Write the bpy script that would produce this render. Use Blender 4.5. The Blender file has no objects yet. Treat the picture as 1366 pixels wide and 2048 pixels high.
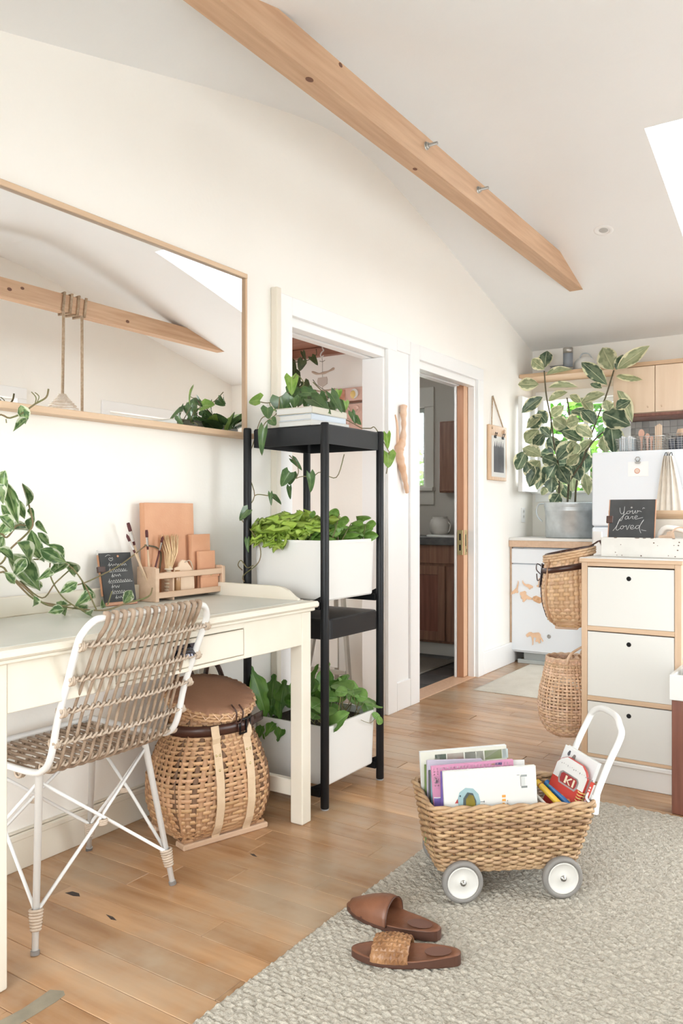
import bpy, math, random
from mathutils import Vector as V, Matrix as MX, noise as mnoise
R=random.Random(7)
SC=bpy.context.scene; COL=SC.collection; PI=math.pi

# ------------------------------------------------------------------ camera
CAM=V((2.24,0,1.12)); YAW=math.radians(33.16); FPX=1602.0; HY=1028.0
cd=bpy.data.cameras.new('camera'); cam=bpy.data.objects.new('camera',cd); COL.objects.link(cam)
cam.location=CAM; cam.rotation_euler=(PI/2,0,YAW)
cd.sensor_fit='HORIZONTAL'; cd.sensor_width=36; cd.lens=FPX/1366*36; cd.shift_y=(HY-1024)/1366
cd.clip_start=.05; SC.camera=cam
# ------------------------------------------------------------------ sky, daylight portals, exposure
w=bpy.data.worlds.new('sky'); SC.world=w; w.use_nodes=True
w.node_tree.nodes['Background'].inputs[0].default_value=(.93,.97,1.0,1)
w.node_tree.nodes['Background'].inputs[1].default_value=8.5
def portal(loc,rot,sx,sy):
    l=bpy.data.lights.new('daylight_portal','AREA'); l.shape='RECTANGLE'; l.size=sx; l.size_y=sy
    l.cycles.is_portal=True
    o=bpy.data.objects.new('daylight_portal',l); COL.objects.link(o); o.location=loc; o.rotation_euler=rot
portal((3.36,3.1,1.06),(0,PI/2,0),1.88,1.3)
portal((3.36,5.25,1.06),(0,PI/2,0),1.88,1.2)
portal((1.6,-.96,1.14),(-PI/2,0,PI),2.6,1.48)
portal((1.675,4.53,3.16),(math.radians(-14.7),0,0),.65,1.05)
portal((.4,6.4,1.66),(-PI/2,0,0),.6,.72)
portal((-1.2,6.4,1.7),(-PI/2,0,0),.5,.7)
portal((-1.99,3.2,1.4),(0,-PI/2,0),1.0,.9)
vs=SC.view_settings; vs.view_transform='Standard'; vs.look='None'; vs.gamma=1; vs.use_curve_mapping=False
vs.exposure=0.45
SC.cycles.max_bounces=10; SC.cycles.diffuse_bounces=6; SC.cycles.transparent_max_bounces=12
SC.cycles.use_denoising=True; SC.cycles.sample_clamp_indirect=6; SC.cycles.caustics_reflective=False; SC.cycles.caustics_refractive=False

# ------------------------------------------------------------------ helpers
FW=V((-math.sin(YAW),math.cos(YAW),0)); RT=V((math.cos(YAW),math.sin(YAW),0)); UP=V((0,0,1))
def at(u,v,x=None,y=None,z=None):      # a measured point of the photograph brought to a known plane of the room
    d=FW+RT*((u-683)/FPX)-UP*((v-HY)/FPX)
    if x is not None: t=(x-CAM.x)/d.x
    elif y is not None: t=(y-CAM.y)/d.y
    else: t=(z-CAM.z)/d.z
    return CAM+d*t
def lerp(a,b,t): return a+(b-a)*t
class MB:
    def __init__(s): s.v=[];s.f=[];s.sm=[];s.col=[];s.uv=[];s.c=(1,1,1);s.M=None
    def add(s,vs,fs,sm=False,uv=None):
        n=len(s.v)
        for p in vs:
            p=V(p); s.v.append(s.M@p if s.M else p)
        s.uv+= uv if uv else [(0,0)]*len(vs)
        for f in fs: s.f.append([i+n for i in f]); s.sm.append(sm); s.col.append(s.c)
        return s
    def box(s,x0,x1,y0,y1,z0,z1,b=.003):
        X=(x0,x1);Y=(y0,y1);Z=(z0,z1); b=min(b,.45*abs(x1-x0),.45*abs(y1-y0),.45*abs(z1-z0))
        if b<=0:
            vs=[(X[i],Y[j],Z[k]) for i in(0,1) for j in(0,1) for k in(0,1)]
            return s.add(vs,[(0,1,3,2),(4,6,7,5),(0,4,5,1),(2,3,7,6),(0,2,6,4),(1,5,7,3)])
        vs=[];I={}
        for i in(0,1):
            for j in(0,1):
                for k in(0,1):
                    dx,dy,dz=(b if i==0 else -b),(b if j==0 else -b),(b if k==0 else -b)
                    for a in range(3):
                        I[i,j,k,a]=len(vs); vs.append((X[i]+(dx if a!=0 else 0),Y[j]+(dy if a!=1 else 0),Z[k]+(dz if a!=2 else 0)))
        fs=[]
        for i in(0,1): fs.append([I[i,j,k,0] for j,k in((0,0),(1,0),(1,1),(0,1))])
        for j in(0,1): fs.append([I[i,j,k,1] for i,k in((0,0),(1,0),(1,1),(0,1))])
        for k in(0,1): fs.append([I[i,j,k,2] for i,j in((0,0),(1,0),(1,1),(0,1))])
        for j in(0,1):
            for k in(0,1): fs.append([I[0,j,k,1],I[1,j,k,1],I[1,j,k,2],I[0,j,k,2]])
        for i in(0,1):
            for k in(0,1): fs.append([I[i,0,k,0],I[i,1,k,0],I[i,1,k,2],I[i,0,k,2]])
        for i in(0,1):
            for j in(0,1): fs.append([I[i,j,0,0],I[i,j,1,0],I[i,j,1,1],I[i,j,0,1]])
        for i in(0,1):
            for j in(0,1):
                for k in(0,1): fs.append([I[i,j,k,a] for a in range(3)])
        return s.add(vs,fs)
    def sweep(s,path,prof,up=(0,0,1),closed=False,scale=None,cap=True,sm=True):
        P=[V(p) for p in path]; n=len(P); m=len(prof); up=V(up); vs=[]; prev=None
        for i,p in enumerate(P):
            a=P[(i-1)%n] if (closed or i>0) else P[i]; b=P[(i+1)%n] if (closed or i<n-1) else P[i]
            t=(b-a); t=t.normalized() if t.length>1e-9 else V((0,0,1))
            if prev is None:
                x=up.cross(t)
                if x.length<1e-3: x=V((1,0,0)).cross(t)
                if x.length<1e-3: x=V((0,1,0)).cross(t)
            else:
                x=prev-t*prev.dot(t)
                if x.length<1e-6: x=up.cross(t)
            x.normalize(); y=t.cross(x); prev=x; k=scale[i] if scale else 1
            for (q,r) in prof: vs.append(p+x*(q*k)+y*(r*k))
        fs=[]
        for i in range(n if closed else n-1):
            j=(i+1)%n
            for c in range(m): d=(c+1)%m; fs.append((i*m+c,i*m+d,j*m+d,j*m+c))
        s.add(vs,fs,sm)
        if cap and not closed:
            o=len(s.v)-len(vs)
            s.f.append([o+c for c in range(m)]); s.f.append([o+(n-1)*m+c for c in range(m)]); s.sm+=[False]*2; s.col+=[s.c]*2
        return s
    def tube(s,path,r,n=8,closed=False,**k):
        if isinstance(r,(list,tuple)): k['scale']=list(r); r=1
        return s.sweep(path,[(r*math.cos(2*PI*i/n),r*math.sin(2*PI*i/n)) for i in range(n)],closed=closed,**k)
    def ribbon(s,path,w,t,up=(0,0,1),**k):       # flat band: w across, t thick
        return s.sweep(path,[(-t/2,-w/2),(t/2,-w/2),(t/2,w/2),(-t/2,w/2)],up=up,sm=k.pop('sm',False),**k)
    def lathe(s,prof,n=24,c=(0,0,0),sm=True,sx=1,sy=1):
        vs=[];fs=[];c=V(c);m=len(prof)
        for i in range(n):
            a=2*PI*i/n
            for r,z in prof: vs.append((c.x+r*math.cos(a)*sx,c.y+r*math.sin(a)*sy,c.z+z))
        for i in range(n):
            j=(i+1)%n
            for k in range(m-1): fs.append((i*m+k,j*m+k,j*m+k+1,i*m+k+1))
        return s.add(vs,fs,sm)
    def prism(s,poly,h,fn=None):                  # polygon (a,b) extruded 0..h through fn(a,b,t)
        fn=fn or (lambda a,b,t:(a,b,t)); n=len(poly)
        vs=[fn(a,b,0) for a,b in poly]+[fn(a,b,h) for a,b in poly]
        fs=[list(range(n))[::-1],[n+i for i in range(n)]]+[[i,(i+1)%n,n+(i+1)%n,n+i] for i in range(n)]
        return s.add(vs,fs)
    def ball(s,c,r,n=10,sz=1):
        pr=[(r*math.sin(PI*i/n)+1e-5,-r*sz*math.cos(PI*i/n)) for i in range(n+1)]
        return s.lathe(pr,n+4,c)
    def mesh(s,name,off=V((0,0,0)),col=False,uv=False):
        me=bpy.data.meshes.new(name); me.from_pydata([tuple(p-off) for p in s.v],[],s.f)
        me.polygons.foreach_set('use_smooth',s.sm)
        if col:
            a=me.color_attributes.new('Col','FLOAT_COLOR','CORNER'); d=[]
            for f,c in zip(s.f,s.col): d+=list((*c,1))*len(f)
            a.data.foreach_set('color',d)
        if uv:
            l=me.uv_layers.new(name='UVMap'); d=[]
            for f in s.f:
                for i in f: d+=s.uv[i]
            l.data.foreach_set('uv',d)
        me.update(); return me
def tag(o,label=None,cat=None,group=None,kind=None):
    for k,v in (('label',label),('category',cat),('group',group),('kind',kind)):
        if v: o[k]=v
    return o
def thing(name,label,cat,loc=(0,0,0),rot=0,group=None):
    o=bpy.data.objects.new(name,None); COL.objects.link(o); o.empty_display_size=.05
    o.location=loc; o.rotation_euler=rot if isinstance(rot,(tuple,list)) else (0,0,rot)
    return tag(o,label,cat,group)
def rootloc(o):
    while o.parent: o=o.parent
    return V(o.location)
def part(name,mb,mat,parent,label=None,kind=None,local=False,col=False,uv=False):
    me=mb.mesh(name,V((0,0,0)) if local else rootloc(parent),col,uv); me.materials.append(mat)
    o=bpy.data.objects.new(name,me); COL.objects.link(o); o.parent=parent
    return tag(o,label,kind=kind)
def solo(name,mb,mat,label,cat,group=None,col=False,kind=None):
    lo=V([min(p[i] for p in mb.v) for i in range(3)]); hi=V([max(p[i] for p in mb.v) for i in range(3)])
    off=V(((lo.x+hi.x)/2,(lo.y+hi.y)/2,lo.z)); me=mb.mesh(name,off,col); me.materials.append(mat)
    o=bpy.data.objects.new(name,me); COL.objects.link(o); o.location=off
    return tag(o,label,cat,group,kind)
def struct(name,mb,mat,label=None):
    me=mb.mesh(name); me.materials.append(mat); o=bpy.data.objects.new(name,me); COL.objects.link(o)
    return tag(o,label,kind='structure')
def inst(name,me,parent,M,label=None):
    o=bpy.data.objects.new(name,me); COL.objects.link(o); o.parent=parent; o.matrix_local=M
    return tag(o,label)
def arc(c,r,a0,a1,n,fn):
    return [fn(c[0]+r*math.cos(lerp(a0,a1,i/n)),c[1]+r*math.sin(lerp(a0,a1,i/n))) for i in range(n+1)]
def smooth(pts,n=6,closed=False):                 # Catmull-Rom through the points
    P=[V(p) for p in pts]; m=len(P); out=[]
    for i in range(m if closed else m-1):
        g=lambda k:P[k%m] if closed else P[max(0,min(m-1,k))]
        a,b,c,d=g(i-1),g(i),g(i+1),g(i+2)
        for k in range(n):
            t=k/n; out.append(.5*((2*b)+(c-a)*t+(2*a-5*b+4*c-d)*t*t+(3*b-a-3*c+d)*t**3))
    if not closed: out.append(P[-1])
    return out
# ------------------------------------------------------------------ materials
def mat(name,c,rough=.6,metal=0,c2=None,scale=8,detail=3,stretch=None,bump=0,bscale=None,attr=False,rnd=0,spec=.5,lo=.35,hi=.65,coat=0,sheen=0,trans=0):
    m=bpy.data.materials.new(name); m.use_nodes=True; N=m.node_tree.nodes; L=m.node_tree.links; B=N['Principled BSDF']
    B.inputs['Roughness'].default_value=rough; B.inputs['Metallic'].default_value=metal
    B.inputs['Specular IOR Level'].default_value=spec; B.inputs['Coat Weight'].default_value=coat; B.inputs['Sheen Weight'].default_value=sheen
    B.inputs['Base Color'].default_value=(*c,1); out=None
    tc=N.new('ShaderNodeTexCoord'); mp=N.new('ShaderNodeMapping'); L.new(tc.outputs['Object'],mp.inputs[0])
    if stretch: mp.inputs['Scale'].default_value=stretch
    if rnd:
        oi=N.new('ShaderNodeObjectInfo'); ml=N.new('ShaderNodeMath'); ml.operation='MULTIPLY'; ml.inputs[1].default_value=37
        L.new(oi.outputs['Random'],ml.inputs[0]); cb=N.new('ShaderNodeCombineXYZ')
        for i in range(3): L.new(ml.outputs[0],cb.inputs[i])
        L.new(cb.outputs[0],mp.inputs['Location'])
    if c2:
        nz=N.new('ShaderNodeTexNoise'); nz.inputs['Scale'].default_value=scale; nz.inputs['Detail'].default_value=detail; L.new(mp.outputs[0],nz.inputs[0])
        cr=N.new('ShaderNodeValToRGB'); cr.color_ramp.elements[0].position=lo; cr.color_ramp.elements[1].position=hi
        cr.color_ramp.elements[0].color=(*c,1); cr.color_ramp.elements[1].color=(*c2,1); L.new(nz.outputs[0],cr.inputs[0]); out=cr.outputs[0]
    if attr:
        at_=N.new('ShaderNodeAttribute'); at_.attribute_name='Col'; mx=N.new('ShaderNodeMix'); mx.data_type='RGBA'; mx.blend_type='MULTIPLY'; mx.inputs[0].default_value=1
        if out: L.new(out,mx.inputs[6])
        else: mx.inputs[6].default_value=(*c,1)
        L.new(at_.outputs[0],mx.inputs[7]); out=mx.outputs[2]
    if rnd:
        hs=N.new('ShaderNodeHueSaturation'); mr=N.new('ShaderNodeMapRange'); mr.inputs[3].default_value=1-rnd; mr.inputs[4].default_value=1+rnd
        L.new(oi.outputs['Random'],mr.inputs[0]); L.new(mr.outputs[0],hs.inputs['Value'])
        if out: L.new(out,hs.inputs['Color'])
        else: hs.inputs['Color'].default_value=(*c,1)
        out=hs.outputs[0]
    if out: L.new(out,B.inputs['Base Color'])
    if bump:
        bz=N.new('ShaderNodeTexNoise'); bz.inputs['Scale'].default_value=bscale or scale*4; bz.inputs['Detail'].default_value=4; L.new(mp.outputs[0],bz.inputs[0])
        bp=N.new('ShaderNodeBump'); bp.inputs['Strength'].default_value=bump; bp.inputs['Distance'].default_value=.01
        L.new(bz.outputs[0],bp.inputs['Height']); L.new(bp.outputs[0],B.inputs['Normal'])
    m['B']=B.name
    return m
def nodes(m): return m.node_tree.nodes,m.node_tree.links,m.node_tree.nodes['Principled BSDF']
def wood(name,c,c2,axis=0,rough=.45,freq=1,rnd=.0,bump=.08):
    c,c2=[tuple(lerp(q,.3*k[0]+.59*k[1]+.11*k[2],.22) for q in k) for k in (c,c2)]
    st=[26*freq]*3; st[axis]=1.6*freq
    return mat(name,c,rough,c2=c2,scale=1.6,detail=5,stretch=tuple(st),rnd=rnd,bump=bump,bscale=3,lo=.3,hi=.72)
M={}
M['wall']=mat('warm_white_plaster',(.89,.865,.815),.85,c2=(.87,.84,.79),scale=1.3,bump=.05,bscale=60)
M['ceil']=mat('white_ceiling_paint',(.84,.845,.845),.9,c2=(.82,.825,.825),scale=1.2,bump=.04,bscale=70)
M['trim']=mat('white_gloss_trim',(.86,.86,.855),.35)
M['deskw']=mat('cream_chalk_paint',(.75,.70,.605),.5,c2=(.715,.66,.555),scale=5,bump=.03)
M['desktop']=mat('worn_grey_white_top',(.60,.61,.56),.42,c2=(.66,.655,.60),scale=4,bump=.03)
M['fir']=wood('fir_beam',(.56,.30,.14),(.70,.42,.22),1,.55)
M['firend']=mat('fir_knot',(.16,.065,.035),.6)
M['oak']=wood('oak_frame',(.62,.37,.18),(.72,.46,.25),2,.5)
M['oaky']=wood('oak_frame_lengthwise',(.66,.42,.23),(.74,.50,.29),1,.5)
M['oakx']=wood('oak_board_crosswise',(.60,.36,.18),(.70,.45,.24),0,.5)
M['maple']=wood('maple_veneer',(.76,.53,.33),(.82,.60,.40),2,.4,.6)
M['beech']=wood('beech_wood',(.60,.37,.21),(.70,.46,.285),1,.5)
M['redwood']=wood('red_brown_wood_and_shaded_edge',(.52,.20,.075),(.62,.27,.11),2,.4)  # also carries the painted shade on the sliding door's edge
M['pinef']=wood('orange_fir_door',(.66,.35,.17),(.76,.45,.25),2,.42)
M['mahog']=wood('mahogany_leg',(.17,.045,.022),(.27,.085,.042),2,.35)
M['cedar']=wood('cedar_ceiling',(.28,.09,.045),(.42,.16,.08),0,.5)
M['vanity']=wood('vanity_wood',(.20,.075,.035),(.32,.14,.07),2,.45)
M['black']=mat('black_powder_coat',(.006,.0065,.008),.45,bump=.02,bscale=300,spec=.35)
M['white']=mat('white_lacquer',(.74,.73,.705),.35)
M['whitemetal']=mat('white_painted_metal',(.76,.75,.73),.35)
M['appl']=mat('white_appliance_enamel',(.77,.80,.84),.3)
M['steel']=mat('steel',(.40,.39,.37),.35,1)
M['galv']=mat('galvanised_zinc',(.52,.56,.58),.42,.75,c2=(.66,.70,.72),scale=14,bump=.05)
M['brass']=mat('brass_plate',(.62,.52,.28),.35,.9)
M['rattan']=mat('grey_rattan',(.25,.17,.115),.6,c2=(.39,.29,.21),scale=30,bump=.1)
M['bind']=mat('pale_rattan_binding',(.46,.36,.27),.6,c2=(.56,.46,.37),scale=60)
M['splint']=mat('ash_splint',(.52,.305,.16),.55,c2=(.64,.41,.235),scale=16,attr=True,bump=.1,bscale=60)
M['splintd']=mat('dark_splint_stake',(.40,.22,.11),.6,c2=(.52,.31,.175),scale=12,attr=True)
M['splintl']=mat('pale_ash_splint',(.62,.40,.23),.55,c2=(.74,.52,.33),scale=16,attr=True,bump=.1,bscale=60)
M['wick']=mat('cart_wicker',(.35,.215,.115),.55,c2=(.49,.33,.19),scale=22,attr=True,bump=.1,bscale=90)
M['wickd']=mat('shade_dark_wicker_stake',(.17,.09,.04),.6,attr=True)  # stakes darkened to paint the shade in the gaps of the weave
M['seagrass']=mat('seagrass',(.60,.40,.25),.7,c2=(.76,.56,.40),scale=25,attr=True,bump=.2,bscale=80)
M['leather']=mat('brown_leather_lid',(.30,.155,.095),.5,c2=(.37,.20,.125),scale=6,bump=.15,bscale=120)
M['darkleather']=mat('dark_belt_leather',(.045,.018,.012),.35,c2=(.075,.03,.02),scale=9)
M['tanleather']=mat('natural_tan_leather',(.60,.30,.17),.55,c2=(.67,.36,.215),scale=7,bump=.08,bscale=160)
M['canvas']=mat('canvas_strap',(.66,.49,.32),.75,c2=(.70,.53,.36),scale=40,bump=.2,bscale=400)
M['slip']=mat('slipper_leather',(.15,.058,.03),.42,c2=(.22,.09,.047),scale=9,bump=.1,bscale=90)
M['slipsole']=mat('slipper_sole',(.085,.035,.022),.5)
M['slipweave']=mat('woven_slipper_strap',(.24,.11,.045),.42,c2=(.37,.19,.085),scale=30)
M['slate']=mat('chalkboard_slate',(.035,.036,.037),.7,c2=(.06,.06,.06),scale=9,bump=.02)
M['chalk']=mat('chalk',(.62,.62,.60),.95)
M['paper']=mat('paper_white',(.68,.67,.64),.7)
M['print']=mat('flat_print',(.76,.76,.76),.55,attr=True)
M['soil']=mat('potting_soil',(.05,.035,.025),.95,bump=.6,bscale=80)
M['stem']=mat('green_stem',(.16,.17,.06),.6,c2=(.22,.15,.08),scale=20)
M['bark']=mat('woody_stem',(.09,.075,.05),.8,c2=(.14,.12,.07),scale=40)
M['mirror']=mat('mirror_silvering',(.97,.975,.975),.0,1)
M['rubber']=mat('grey_rubber_tyre',(.22,.205,.19),.6)
M['wheelw']=mat('white_wheel_disc',(.64,.62,.58),.4)
M['rope']=mat('sisal_rope',(.38,.27,.175),.85,c2=(.50,.38,.27),scale=60,bump=.3,bscale=200)
M['linen']=mat('linen_towel',(.76,.72,.66),.85,attr=True,c2=(.82,.79,.74),scale=20)
M['drift']=mat('driftwood',(.66,.40,.25),.7,c2=(.78,.58,.44),scale=10,bump=.2,bscale=30)
M['grey']=mat('grey_plastic',(.35,.35,.35),.5)
M['tilegrey']=mat('mosaic_grout',(.26,.25,.24),.7)
M['matrug']=mat('cream_wool_mat',(.62,.58,.50),.95,c2=(.68,.64,.56),scale=9,bump=.5,bscale=200)
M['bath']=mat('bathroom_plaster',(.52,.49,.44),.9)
M['wicker_white']=mat('pale_wicker',(.62,.52,.42),.6,c2=(.72,.64,.55),scale=30,attr=True)
M['navy']=mat('folded_dark_cloth',(.06,.07,.10),.85,c2=(.16,.17,.20),scale=14)
M['pinkwood']=mat('rosy_wood',(.62,.36,.27),.6,c2=(.70,.45,.36),scale=12)
M['ground']=mat('bounce_ground',(.46,.455,.45),.95,c2=(.52,.515,.51),scale=1)
M['hedge']=mat('garden_leaves',(.05,.15,.02),.6,attr=True)
# clear pane: sees straight through with a little mirror gloss
def pane_mat(name,tint,gl):
    m=bpy.data.materials.new(name); m.use_nodes=True; N=m.node_tree.nodes; L=m.node_tree.links; N.remove(N['Principled BSDF'])
    t=N.new('ShaderNodeBsdfTransparent'); t.inputs[0].default_value=(*tint,1); g=N.new('ShaderNodeBsdfGlossy'); g.inputs['Roughness'].default_value=.02
    x=N.new('ShaderNodeMixShader'); x.inputs[0].default_value=gl; L.new(t.outputs[0],x.inputs[1]); L.new(g.outputs[0],x.inputs[2]); L.new(x.outputs[0],N['Material Output'].inputs[0]); return m
M['pane']=pane_mat('window_glass',(.97,.98,.98),.05)
def leafmat(name,inner,inner2,edge,amount,rib,rough=.35,noise_s=5,rnd=.18):
    m=mat(name,inner,rough,rnd=0); N,L,B=nodes(m)
    uv=N.new('ShaderNodeUVMap'); sp=N.new('ShaderNodeSeparateXYZ'); L.new(uv.outputs[0],sp.inputs[0])
    def mth(op,a,b=None,clamp=False):
        n=N.new('ShaderNodeMath'); n.operation=op; n.use_clamp=clamp
        for i,q in enumerate((a,b)):
            if q is None: continue
            if isinstance(q,(int,float)): n.inputs[i].default_value=q
            else: L.new(q,n.inputs[i])
        return n.outputs[0]
    oi=N.new('ShaderNodeObjectInfo')
    au=mth('ABSOLUTE',mth('SUBTRACT',mth('MULTIPLY',sp.outputs[0],2),1))
    nz=N.new('ShaderNodeTexNoise'); nz.inputs['Scale'].default_value=noise_s; nz.inputs['Detail'].default_value=2; nz.noise_dimensions='4D'
    L.new(uv.outputs[0],nz.inputs['Vector']); L.new(mth('MULTIPLY',oi.outputs['Random'],40),nz.inputs['W'])
    e=mth('MULTIPLY',mth('SUBTRACT',mth('ADD',au,mth('MULTIPLY',mth('SUBTRACT',nz.outputs[0],.5),1.5)),1-amount),9,True)
    mx=N.new('ShaderNodeMix'); mx.data_type='RGBA'; L.new(mth('MULTIPLY',mth('SUBTRACT',nz.outputs[0],.42),8,True),mx.inputs[0]); mx.inputs[6].default_value=(*inner,1); mx.inputs[7].default_value=(*inner2,1)
    m2=N.new('ShaderNodeMix'); m2.data_type='RGBA'; L.new(e,m2.inputs[0]); L.new(mx.outputs[2],m2.inputs[6]); m2.inputs[7].default_value=(*edge,1)
    m3=N.new('ShaderNodeMix'); m3.data_type='RGBA'; L.new(mth('LESS_THAN',au,.045),m3.inputs[0]); L.new(m2.outputs[2],m3.inputs[6]); m3.inputs[7].default_value=(*rib,1)
    hs=N.new('ShaderNodeHueSaturation'); mr=N.new('ShaderNodeMapRange'); mr.inputs[3].default_value=1-rnd; mr.inputs[4].default_value=1+rnd; L.new(oi.outputs['Random'],mr.inputs[0]); L.new(mr.outputs[0],hs.inputs['Value'])
    L.new(m3.outputs[2],hs.inputs['Color']); L.new(hs.outputs[0],B.inputs['Base Color'])
    # leaves let some daylight through
    tr=N.new('ShaderNodeBsdfTranslucent'); L.new(hs.outputs[0],tr.inputs[0]); ms=N.new('ShaderNodeMixShader'); ms.inputs[0].default_value=.25
    L.new(B.outputs[0],ms.inputs[1]); L.new(tr.outputs[0],ms.inputs[2]); L.new(ms.outputs[0],N['Material Output'].inputs[0])
    return m
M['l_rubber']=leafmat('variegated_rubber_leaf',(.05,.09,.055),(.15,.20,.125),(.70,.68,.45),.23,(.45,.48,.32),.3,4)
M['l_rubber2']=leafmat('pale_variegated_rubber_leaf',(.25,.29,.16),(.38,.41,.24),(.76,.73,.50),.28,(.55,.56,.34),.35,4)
M['l_poth']=leafmat('pothos_leaf',(.075,.14,.055),(.11,.19,.07),(.11,.19,.07),.0,(.20,.28,.12),.2,3)
M['l_poth2']=leafmat('bright_pothos_leaf',(.17,.31,.05),(.25,.40,.08),(.25,.40,.08),.0,(.36,.48,.18),.3,3)
M['l_ivy']=leafmat('variegated_vine_leaf',(.07,.14,.05),(.22,.32,.13),(.58,.62,.46),.27,(.34,.42,.22),.3,4)
M['l_let']=leafmat('lettuce_leaf',(.30,.45,.06),(.42,.56,.10),(.48,.62,.14),.1,(.45,.6,.2),.45,3)
M['l_bas']=leafmat('basil_leaf',(.12,.25,.04),(.19,.34,.07),(.19,.34,.07),.0,(.18,.33,.08),.4,3)
M['l_aru']=leafmat('dark_salad_leaf',(.07,.18,.025),(.12,.25,.04),(.12,.25,.04),.0,(.22,.34,.12),.4,3)
M['l_nas']=leafmat('nasturtium_leaf',(.15,.29,.07),(.22,.38,.10),(.22,.38,.10),.0,(.30,.44,.2),.5,2)
M['l_dark']=leafmat('shaded_leaf',(.05,.07,.03),(.07,.10,.04),(.07,.10,.04),.0,(.1,.12,.06),.4,3)  # green kept dark to carry the small room's shade
# worn plank: colour shifts from board to board, grey worn patches that stay where feet went
def plankmat():
    m=mat('worn_maple_plank',(.32,.165,.075),.27,c2=(.50,.305,.165),scale=1.6,detail=7,stretch=(1.6,13,13),rnd=.2,bump=.06,bscale=3,lo=.28,hi=.72); N,L,B=nodes(m)
    src=B.inputs['Base Color'].links[0].from_socket; g=N.new('ShaderNodeNewGeometry')
    nz=N.new('ShaderNodeTexNoise'); nz.inputs['Scale'].default_value=1.7; nz.inputs['Detail'].default_value=5; nz.inputs['Roughness'].default_value=.62; L.new(g.outputs['Position'],nz.inputs[0])
    mr=N.new('ShaderNodeMapRange'); mr.inputs[1].default_value=.47; mr.inputs[2].default_value=.64; mr.inputs[4].default_value=.85; L.new(nz.outputs[0],mr.inputs[0])
    mx=N.new('ShaderNodeMix'); mx.data_type='RGBA'; L.new(mr.outputs[0],mx.inputs[0]); L.new(src,mx.inputs[6]); mx.inputs[7].default_value=(.42,.315,.215,1); L.new(mx.outputs[2],B.inputs['Base Color'])
    return m
M['plank']=plankmat()
def rugmat():
    m=mat('chunky_wool_loop',(.40,.365,.305),.95,c2=(.52,.475,.40),scale=110,detail=2,bump=.7,bscale=170); return m
M['rug']=rugmat()
# ================================================================== THE ROOM
RY,RZ,SL=3.5,3.155,.262; YF,YN,XR=6.24,-.8,3.2
def zc(y): return RZ-SL*math.sqrt((y-RY)**2+.16)      # softly rounded ridge
RS=[RY+.12*k for k in range(-9,10)]
yzx=lambda x0:(lambda a,b,t:(x0+t,a,b))
def wallpoly(mb,x0,th,y0,y1,z0,z1=None):           # piece of a gable wall, up to the roof line when z1 is None
    if z1 is None:
        top=[(y1,zc(y1))]+[(q,zc(q)) for q in RS[::-1] if y0<q<y1]+[(y0,zc(y0))]
    else: top=[(y1,z1),(y0,z1)]
    mb.prism([(y0,z0),(y1,z0)]+top,th,yzx(x0))
D1=(2.98,3.872); D2=(4.247,5.112); DH=2.04
m=MB(); wallpoly(m,-.14,.14,YN,D1[0],0); wallpoly(m,-.14,.14,D1[0],D1[1],DH); wallpoly(m,-.14,.14,D1[1],D2[0],0); wallpoly(m,-.14,.14,D2[0],D2[1],DH); wallpoly(m,-.14,.032,D2[1],5.98,0,2.06); wallpoly(m,-.04,.04,D2[1],5.98,0,2.06); wallpoly(m,-.14,.14,D2[1],5.98,2.06); wallpoly(m,-.14,.14,5.98,YF,0)
struct('wall_left',m,M['wall'])
KW=(.10,.70,1.30,2.02)                             # kitchen window hole
m=MB()
for x0,x1,z0,z1 in ((-.14,KW[0],0,2.44),(KW[1],3.34,0,2.44),(KW[0],KW[1],0,KW[2]),(KW[0],KW[1],KW[3],2.44)): m.box(x0,x1,YF,YF+.14,z0,z1,0)
struct('wall_far',m,M['wall'])
m=MB(); W1=(2.45,3.75,.12,2.0); W2=(4.65,5.85,.12,2.0)
for y0,y1,z0,z1 in ((YN,W1[0],0,None),(W1[0],W1[1],0,W1[2]),(W1[0],W1[1],W1[3],None),(W1[1],W2[0],0,None),(W2[0],W2[1],0,W2[2]),(W2[0],W2[1],W2[3],None),(W2[1],YF,0,None)): wallpoly(m,XR,.14,y0,y1,z0,z1)
struct('wall_right',m,M['wall'])
m=MB(); NW=(.3,2.9,.40,1.88)
for x0,x1,z0,z1 in ((-.14,NW[0],0,2.03),(NW[1],3.34,0,2.03),(NW[0],NW[1],0,NW[2]),(NW[0],NW[1],NW[3],2.03)): m.box(x0,x1,YN-.14,YN,z0,z1,0)
struct('wall_near',m,M['wall'])
# ceiling: two slopes, a skylight shaft through the far one
SK=(1.35,2.0,4.035,5.03); CT=.16
m=MB()
def slab(x0,x1,y0,y1):
    ys=[y0]+[q for q in RS if y0+.01<q<y1-.01]+[y1]; n=len(ys); vs=[(x,q,zc(q)+h) for h in (0,CT) for x in (x0,x1) for q in ys]; g=lambda h,x,i:(h*2+x)*n+i
    m.add(vs,[f for i in range(n-1) for h in (0,1) for f in [(g(h,0,i),g(h,0,i+1),g(h,1,i+1),g(h,1,i))]],True)
    m.add(vs,[f for i in range(n-1) for x in (0,1) for f in [(g(0,x,i),g(0,x,i+1),g(1,x,i+1),g(1,x,i))]]+[(g(0,0,k),g(0,1,k),g(1,1,k),g(1,0,k)) for k in (0,n-1)])
slab(-.14,3.34,YN-.14,RY); slab(-.14,SK[0],RY,YF+.14); slab(SK[1],3.34,RY,YF+.14); slab(SK[0],SK[1],RY,SK[2]); slab(SK[0],SK[1],SK[3],YF+.14)
struct('ceiling',m,M['ceil'])
def sl(y,h): return (0,y,zc(y)+h)
m=MB(); c=.035                                      # curb frame and pane of the roof light
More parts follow.
